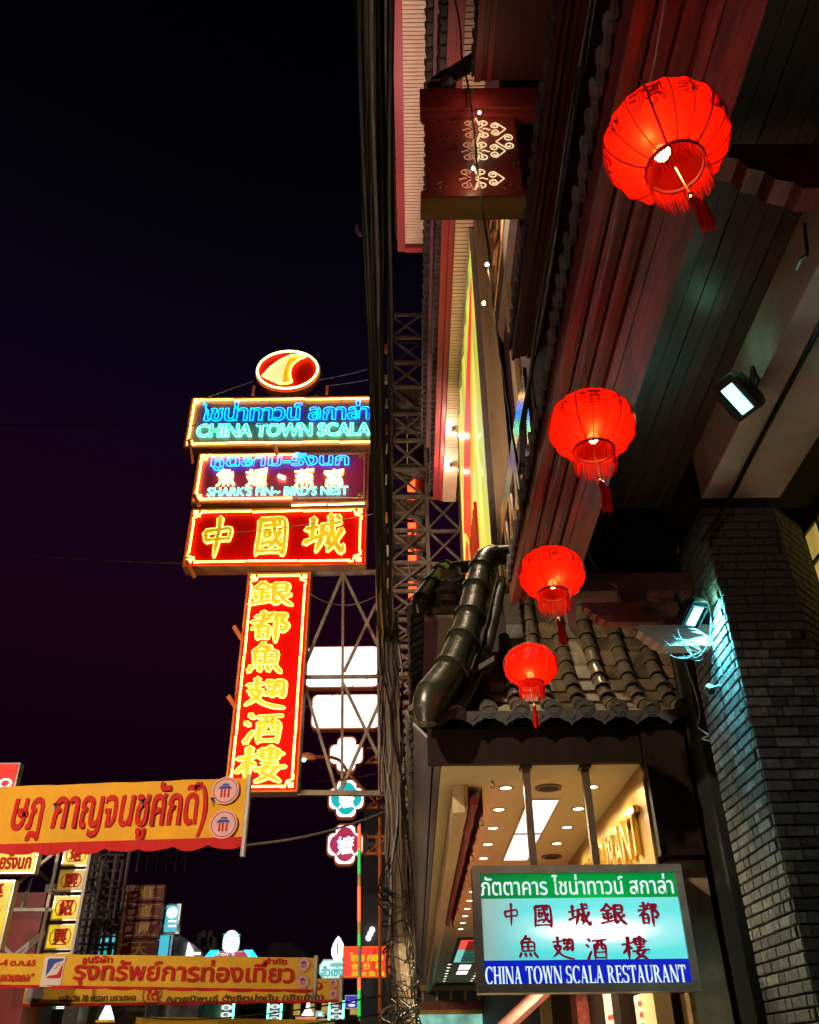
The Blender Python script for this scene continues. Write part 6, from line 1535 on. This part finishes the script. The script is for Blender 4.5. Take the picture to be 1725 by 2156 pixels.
for i, (p, q, Yp, Yq, s, r, lb) in enumerate((((-20, 893), (800, 880), 22, 24, .2, .014, 'thin wire crossing the dark sky level with the blue lettered sign'), ((-20, 1162), (560, 1186), 22, 24.4, .15, .016, 'thin wire crossing the dark sky below the three character sign'),
        ((512, 1780), (830, 1700), 14, 17, .12, .02, 'pale guy rope running from the orange banner to the pole'), ((440, 835), (535, 802), 24.8, 24.6, .0, .01, 'guy wire left of the oval fin sign'), ((672, 800), (800, 770), 24.8, 24, .05, .01, 'upper guy wire right of the oval fin sign'), ((690, 812), (810, 792), 24.8, 24, .05, .01, 'lower guy wire right of the oval fin sign'),
        ((640, 1240), (800, 1250), 25, 24, .5, .014, 'slack wire hanging under the three character sign'), ((630, 1645), (830, 1620), 26, 24, .1, .014, 'wire passing behind the white clover sign'), ((560, 1520), (830, 1400), 24.5, 22, .1, .010, 'wire slanting over the tall vertical sign'), ((400, 1130), (800, 1080), 24.3, 22, .1, .009, 'wire slanting across the three character sign'),
        ((560, 940), (800, 880), 24.3, 22, .06, .008, 'wire slanting across the blue lettered sign'), ((200, 2120), (840, 2090), 40, 15, .4, .014, 'sagging service wire over the distant signs'), ((100, 2128), (840, 2130), 40, 15, .5, .014, 'lowest sagging service wire over the distant signs'))):
    tag(MB().tube(sag(at(*p, Y=Yp), at(*q, Y=Yq), s), r, 5).build('wire', M['cable_pale'] if i in (2, 3, 4, 5) else M['cable'], None, True), lb, 'wire')

# ------------------------------------------------------------------ the lit restaurant sign by the pillar
bd = Board(1000, 1822, 1455, 2090, 8.55)
t = thing('restaurant_sign', 'glowing green white and blue restaurant sign hung under the canopy', 'sign', bd.c); F = bd.F; W, Hh = bd.W, bd.H
MB().fbox(F, 0, W, 0, Hh, -.2, -.012).build('case', M['brown_metal'], t)
rim = .07
b = MB(); b.fbox(F, 0, W, 0, rim, -.01, .03); b.fbox(F, 0, W, Hh - rim, Hh, -.01, .03); b.fbox(F, 0, rim, rim + .002, Hh - rim - .002, -.01, .03); b.fbox(F, W - rim, W, rim + .002, Hh - rim - .002, -.01, .03)
b.build('frame', M['silver'], t)
z1b, z2b = Hh * .73, Hh * .245
def backlit(nm, col, k0, k1, cx, cz, rx, rz, hot, base=(.3, .3, .3), mid_=(.0, .66, .66)):
    # translucent plate with fluorescent tubes behind it: brightness follows the distance to the tube
    m = bpy.data.materials.new(nm); m.use_nodes = True; tr = m.node_tree; bs = tr.nodes['Principled BSDF']
    co = tr.nodes.new('ShaderNodeTexCoord'); mp = tr.nodes.new('ShaderNodeMapping'); mp.inputs['Location'].default_value = (-cx / rx, 0, -cz / rz); mp.inputs['Scale'].default_value = (1 / rx, 0, 1 / rz)
    le = tr.nodes.new('ShaderNodeVectorMath'); le.operation = 'LENGTH'; rp = tr.nodes.new('ShaderNodeMapRange'); rp.interpolation_type = 'SMOOTHSTEP'
    rp.inputs[1].default_value = 0; rp.inputs[2].default_value = 1; rp.inputs[3].default_value = 1; rp.inputs[4].default_value = 0
    tr.links.new(co.outputs['Object'], mp.inputs[0]); tr.links.new(mp.outputs[0], le.inputs[0]); tr.links.new(le.outputs['Value'], rp.inputs[0])
    mx = tr.nodes.new('ShaderNodeValToRGB'); e_ = mx.color_ramp.elements; e_[0].position = 0; e_[0].color = (*[c * k0 * .5 + m_ * .5 for c, m_ in zip(col, mid_)], 1); e_[1].position = .86; e_[1].color = (*[c * k1 for c in hot], 1)
    e3 = e_.new(.5); e3.color = (*mid_, 1); e4 = e_.new(.70); e4.color = (*[a_ * .75 + b_ * .25 for a_, b_ in zip(mid_, hot)], 1)
    rp.interpolation_type = 'LINEAR'
    tr.links.new(rp.outputs[0], mx.inputs[0])
    sp_ = tr.nodes.new('ShaderNodeSeparateXYZ'); tr.links.new(co.outputs['Object'], sp_.inputs[0])
    r5 = tr.nodes.new('ShaderNodeMapRange'); r5.interpolation_type = 'SMOOTHSTEP'; r5.inputs[1].default_value = -.98; r5.inputs[2].default_value = -.45; tr.links.new(sp_.outputs['X'], r5.inputs[0])
    m5 = tr.nodes.new('ShaderNodeMix'); m5.data_type = 'RGBA'; m5.inputs[6].default_value = (*[c * k0 for c in col], 1)
    tr.links.new(r5.outputs[0], m5.inputs[0]); tr.links.new(mx.outputs[0], m5.inputs[7]); tr.links.new(m5.outputs[2], bs.inputs['Emission Color']); bs.inputs['Emission Strength'].default_value = 1
    bs.inputs['Base Color'].default_value = (*base, 1); bs.inputs['Roughness'].default_value = .3
    return m
sx0 = bd.X0 - bd.c.x
mid = Hh * .47
MB().fbox(F, rim + .002, W - rim - .002, z1b, Hh - rim - .002, -.01, .006).build('green_panel', backlit('green acrylic', (.004, .13, .035), 1, 1, .15, Hh * .6, 1.4, .9, (.0, .42, .06), (.0, .1, .03), (.0, .24, .04)), t)
MB().fbox(F, rim + .002, W - rim - .002, z2b, z1b - .002, -.01, .006).build('white_panel', backlit('white acrylic', (.24, .36, .35), 1, 1.3, .12, mid, 2.1, .40, (1, 1, 1), (.3, .4, .4), (.0, .66, .68)), t)
MB().fbox(F, rim + .002, W - rim - .002, rim + .002, z2b - .002, -.01, .006).build('blue_panel', M['g_blue'], t)
def panel_char(ch, x0, y0, x1, y1):
    brush_on(MB(), F, ch, *bd.px(x0, y0, x1, y1), .15, .007, .003).build('character', M['sign_char'], t)
def panel_text(s, x0, y0, x1, y1, m, fat=.01, brush=0, nm='lettering'):
    MB().text(F, s, *bd.px(x0, y0, x1, y1), .008, fat, brush, .004).build(nm, M[m], t)
panel_text('ภัตตาคาร ไชน่าทาวน์ สกาล่า', 1012, 1842, 1416, 1884, 'g_white', .008)
M['sign_char'] = glow('maroon vinyl', (.32, .0, .03), .35, (.2, .005, .02))
xx = ((1059, 1095), (1122, 1165), (1198, 1245), (1265, 1318), (1344, 1388))
for ch, (x0, x1), y in zip('中國城銀都', xx, (1903, 1906, 1904, 1904, 1901)): panel_char(ch, x0, y, x1, y + 48)
for ch, (x0, x1), y in zip('魚翅酒樓', ((1092, 1133), (1164, 1208), (1235, 1279), (1312, 1366)), (1972, 1974, 1976, 1974)): panel_char(ch, x0, y, x1, y + 46)
# serif capitals drawn stroke by stroke
SH = .055
def rect(x0, x1, y0=0, y1=1): return [(x0, y0), (x1, y0), (x1, y1), (x0, y1)]
def ser(x0, x1, y, up): return [(x0, y), (x1, y), (x1 - .05, y + SH * up), (x0 + .05, y + SH * up)] if up > 0 else [(x0 + .05, y - SH), (x1 - .05, y - SH), (x1, y), (x0, y)]
def stem(x, w_=.17, e=.075): return [rect(x, x + w_), ser(x - e, x + w_ + e, 0, 1), ser(x - e, x + w_ + e, 1, -1)]
def ring(cx, cy, RX, RY, rx, ry, a0, a1, n=20):
    o_ = []; 
    for i in range(n):
        t0, t1 = R(a0 + (a1 - a0) * i / n), R(a0 + (a1 - a0) * (i + 1) / n)
        o_.append([(cx + RX * math.cos(t0), cy + RY * math.sin(t0)), (cx + RX * math.cos(t1), cy + RY * math.sin(t1)), (cx + rx * math.cos(t1), cy + ry * math.sin(t1)), (cx + rx * math.cos(t0), cy + ry * math.sin(t0))])
    return o_
def diag(x0, y0, x1, y1, w_): return [(x0, y0), (x0 + w_, y0), (x1 + w_, y1), (x1, y1)]
SF = {
 'C': (ring(.42, .5, .42, .52, .24, .45, 48, 318) + [[(.68, .72), (.74, .72), (.74, 1.0), (.69, .97)]], .78),
 'H': (stem(.08) + stem(.58) + [rect(.25, .58, .46, .54)], .83), 'I': (stem(.08), .33),
 'N': (stem(.08, .075) + [diag(.58, 0, .03, 1, .2), rect(.70, .775, 0, 1), ser(.62, .85, 1, -1)], .87),
 'A': ([diag(.06, 0, .33, 1, .07), diag(.52, 0, .28, 1, .18), rect(.17, .56, .3, .37), ser(-.02, .22, 0, 1), ser(.44, .80, 0, 1)], .80),
 'T': ([rect(.29, .46), ser(.21, .54, 0, 1), rect(.02, .73, .93, 1), [(.02, .74), (.06, .74), (.12, .93), (.02, .93)], [(.69, .74), (.73, .74), (.73, .93), (.63, .93)]], .75),
 'O': (ring(.44, .5, .44, .52, .25, .46, 0, 360, 26), .88),
 'W': ([diag(.27, 0, .05, 1, .17), diag(.27, 0, .50, 1, .06), diag(.72, 0, .50, 1, .17), diag(.74, 0, .96, 1, .06), ser(-.02, .3, 1, -1), ser(.44, .72, 1, -1), ser(.88, 1.1, 1, -1)], 1.1),
 'S': (ring(.31, .745, .29, .275, .14, .2, 40, 280, 14) + ring(.31, .27, .30, .29, .13, .215, -140, 100, 14) + [[(.54, .75), (.59, .75), (.59, 1.0), (.54, .96)], [(.02, .0), (.07, .04), (.07, .27), (.02, .27)]], .64),
 'L': (stem(.08) + [rect(.25, .62, 0, .065), [(.56, .065), (.66, .0), (.66, .27), (.62, .27)]], .68),
 'R': (stem(.08) + ring(.30, .745, .32, .255, .15, .19, -90, 90, 14) + [rect(.25, .31, .93, 1), rect(.25, .31, .49, .555), diag(.58, 0, .30, .5, .17), ser(.52, .84, 0, 1)], .82),
 'E': (stem(.08) + [rect(.25, .6, 0, .065), rect(.25, .6, .935, 1), rect(.25, .48, .47, .535), [(.55, .065), (.64, 0), (.64, .26), (.60, .26)], [(.6, .74), (.64, .74), (.62, 1), (.55, .935)], rect(.46, .50, .38, .62)], .68),
 'U': ([rect(.08, .25, .3, 1), ser(.0, .33, 1, -1), rect(.64, .71, .3, 1), ser(.56, .79, 1, -1)] + ring(.395, .32, .315, .34, .15, .26, 180, 360, 14), .80)}
def serif_line(s, x0, y0, x1, y1, m):
    a, c, w_, h_ = bd.px(x0, y0, x1, y1); tot = sum(.34 if ch == ' ' else SF[ch][1] + .03 for ch in s); k = w_ / tot; x = a; i = 0
    for ch in s:
        if ch == ' ': x += .34 * k; continue
        b = MB()
        for q in SF[ch][0]:
            i += 1; ar = sum(q[j - 1][0] * q[j][1] - q[j][0] * q[j - 1][1] for j in range(len(q)))
            q = q if ar > 0 else q[::-1]
            b.prism(F, [(x + u * k, c + v_ * h_) for u, v_ in q], .008, .011 + .0003 * (i % 9))
        b.build('serif_letter', M[m], t); x += (SF[ch][1] + .03) * k
serif_line('CHINA TOWN SCALA RESTAURANT', 1022, 2034, 1446, 2071, 'g_white')
for p, q in (((1111, 1624), (1136, 1830)), ((1239, 1624), (1268, 1830))):
    X = at(p[0], 1720, Y=8.8).x + .02
    MB().box(X - .035, X + .035, 8.76, 8.83, bd.Z1 - .16, CZ - .004).build('hanger_post', M['brown_metal'], t)
    MB().box(X - .06, X + .06, 8.745, 8.87, CZ - .03, CZ - .003).build('hanger_plate', M['brown_metal'], t)

# ------------------------------------------------------------------ added unseen lamps lighting the banners, eaves, tower and tiled roof
def added_road_lamp(x, y, h, aim, watts, cone, lab, col=(1, .74, .5)):  # added outside the view to light roof, banner, signs and tower
    t = thing('street_lamp', lab, 'street lamp', (x, y, 0), 'added street lamps out of view')
    MB().tube(smooth_path([(x - 1.4, y, 0), (x - 1.4, y, h - .8), (x - 1.2, y, h - .1), (x - .6, y, h + .1), (x - .2, y, h + .05)]), .07, 8).build('arm', M['orange'], t, True)
    d = (Vector(aim) - Vector((x, y, h))).normalized(); c = Vector((x, y, h))
    MB().tube([c - d * .25, c - d * .05, c], [.06, .13, .16], 10).build('head', M['orange'], t, True)
    MB().tube([c + d * .001, c + d * .02], [.14, .10], 10).build('lens', M['w_warm'], t, True)
    lamp('SPOT', c + d * .05, watts, col, t, .12, to=aim, cone=cone, blend=.8)
def added_eave_lamp(c, aim, watts, cone, lab, col):  # extra hidden spot added to brighten the barrel tiles
    c = Vector(c); t = thing('eave_spotlight', lab, 'spotlight', c); n = (Vector(aim) - c).normalized()
    MB().tube([c - n * .14, c], [.07, .1], 10).build('shade', M['black'], t, True); MB().tube([c + n * .002, c + n * .012], [.085, .08], 10).build('bulb', M['w_warm'], t, True)
    MB().beam(c - n * .12, c + Vector((0, 0, .2)), .03).build('stem', M['black'], t)
    lamp('SPOT', c + n * .05, watts, col, t, .12, to=aim, cone=cone, blend=.7)
added_eave_lamp((1.25, 10.7, 17.35), (1.6, 8.75, 4.8), 4500, 30, 'added unseen spotlight under the striped eave, lighting the tiled roof', (1, .78, .5))
added_road_lamp(-5, 2, 9, (1.25, 8.8, 4.9), 4600, 29, 'added street lamp out of view, lighting the tiled roof', (1, .80, .52))
added_road_lamp(-8, 3.5, 8, (-6, 14, 6.6), 5200, 80, 'added street lamp out of view, lighting the orange banner')
added_road_lamp(-15, 14, 9, (-9, 29, 7.5), 3800, 85, 'added street lamp out of view, lighting the yellow signs')
added_road_lamp(-11, 13, 7, (.3, 25.5, 14), 7500, 60, 'added street lamp out of view, lighting the lattice tower')
def added_ledge_flood(c, aim, watts, cone, lab, col):  # hidden uplights added to brighten the slatted soffits
    c = Vector(c); t = thing('added_floodlight', lab, 'floodlight', c, 'added unseen floodlights on the restaurant ledges'); n = (Vector(aim) - c).normalized()
    MB().tube([c - n * .12, c], [.07, .12], 10).build('housing', M['black'], t, True)
    MB().tube([c + n * .002, c + n * .012], [.11, .1], 10).build('lens', M['w_warm'], t, True)
    MB().beam(c - n * .1, c - Vector((0, 0, .25)), .03).build('stand', M['black'], t)
    lamp('SPOT', c + n * .05, watts, col, t, .1, to=aim, cone=cone, blend=.7)
added_ledge_flood((.8, 10.2, 5.75), (1.15, 12.3, 17.6), 2600, 48, 'added unseen uplight on the canopy roof, nearer the camera', (1, .66, .5))
added_ledge_flood((.45, 19.9, 5.45), (1.1, 20.0, 17.6), 2600, 60, 'added unseen uplight on the canopy roof, farther along', (1, .62, .4))
added_ledge_flood((.95, 10.5, 19.7), (.3, 11.5, 25.6), 700, 130, 'added unseen uplight on the striped eave, nearer the camera', (1, .7, .58))
added_ledge_flood((.95, 16.5, 19.7), (.3, 16.5, 25.6), 700, 130, 'added unseen uplight on the striped eave, farther along', (1, .7, .58))

def added_low_lamp(c, aim, watts, cone, lab, col):  # spot lamps added left of the view to brighten soffits and eaves
    c = Vector(c); t = thing('added_low_lamp', lab, 'lamp', c, 'added low lamps out of view'); n = (Vector(aim) - c).normalized()
    MB().tube([c - n * .16, c - n * .1, c], [.05, .09, .2], 12).build('shade', M['black'], t, True)
    MB().tube([c + n * .002, c + n * .015], [.16, .15], 12).build('lens', M['w_warm'], t, True)
    MB().tube([c - n * .1, Vector((c.x - .3, c.y - .3, c.z + .1)), Vector((c.x - .4, c.y - .4, 0))], .025, 6).build('stand', M['brown_metal'], t)
    lamp('SPOT', c + n * .05, watts, col, t, .15, to=aim, cone=cone, blend=.8)
added_low_lamp((-3.6, 3.4, 3.2), (-.15, 10.5, 4.9), 520, 44, 'added low lamp out of view, lighting the canopy soffit', (1, .70, .52))
added_low_lamp((-3.2, .6, 3.0), (1.0, 3.6, 6.6), 190, 95, 'added low lamp out of view, lighting the near eaves', (1, .55, .5))
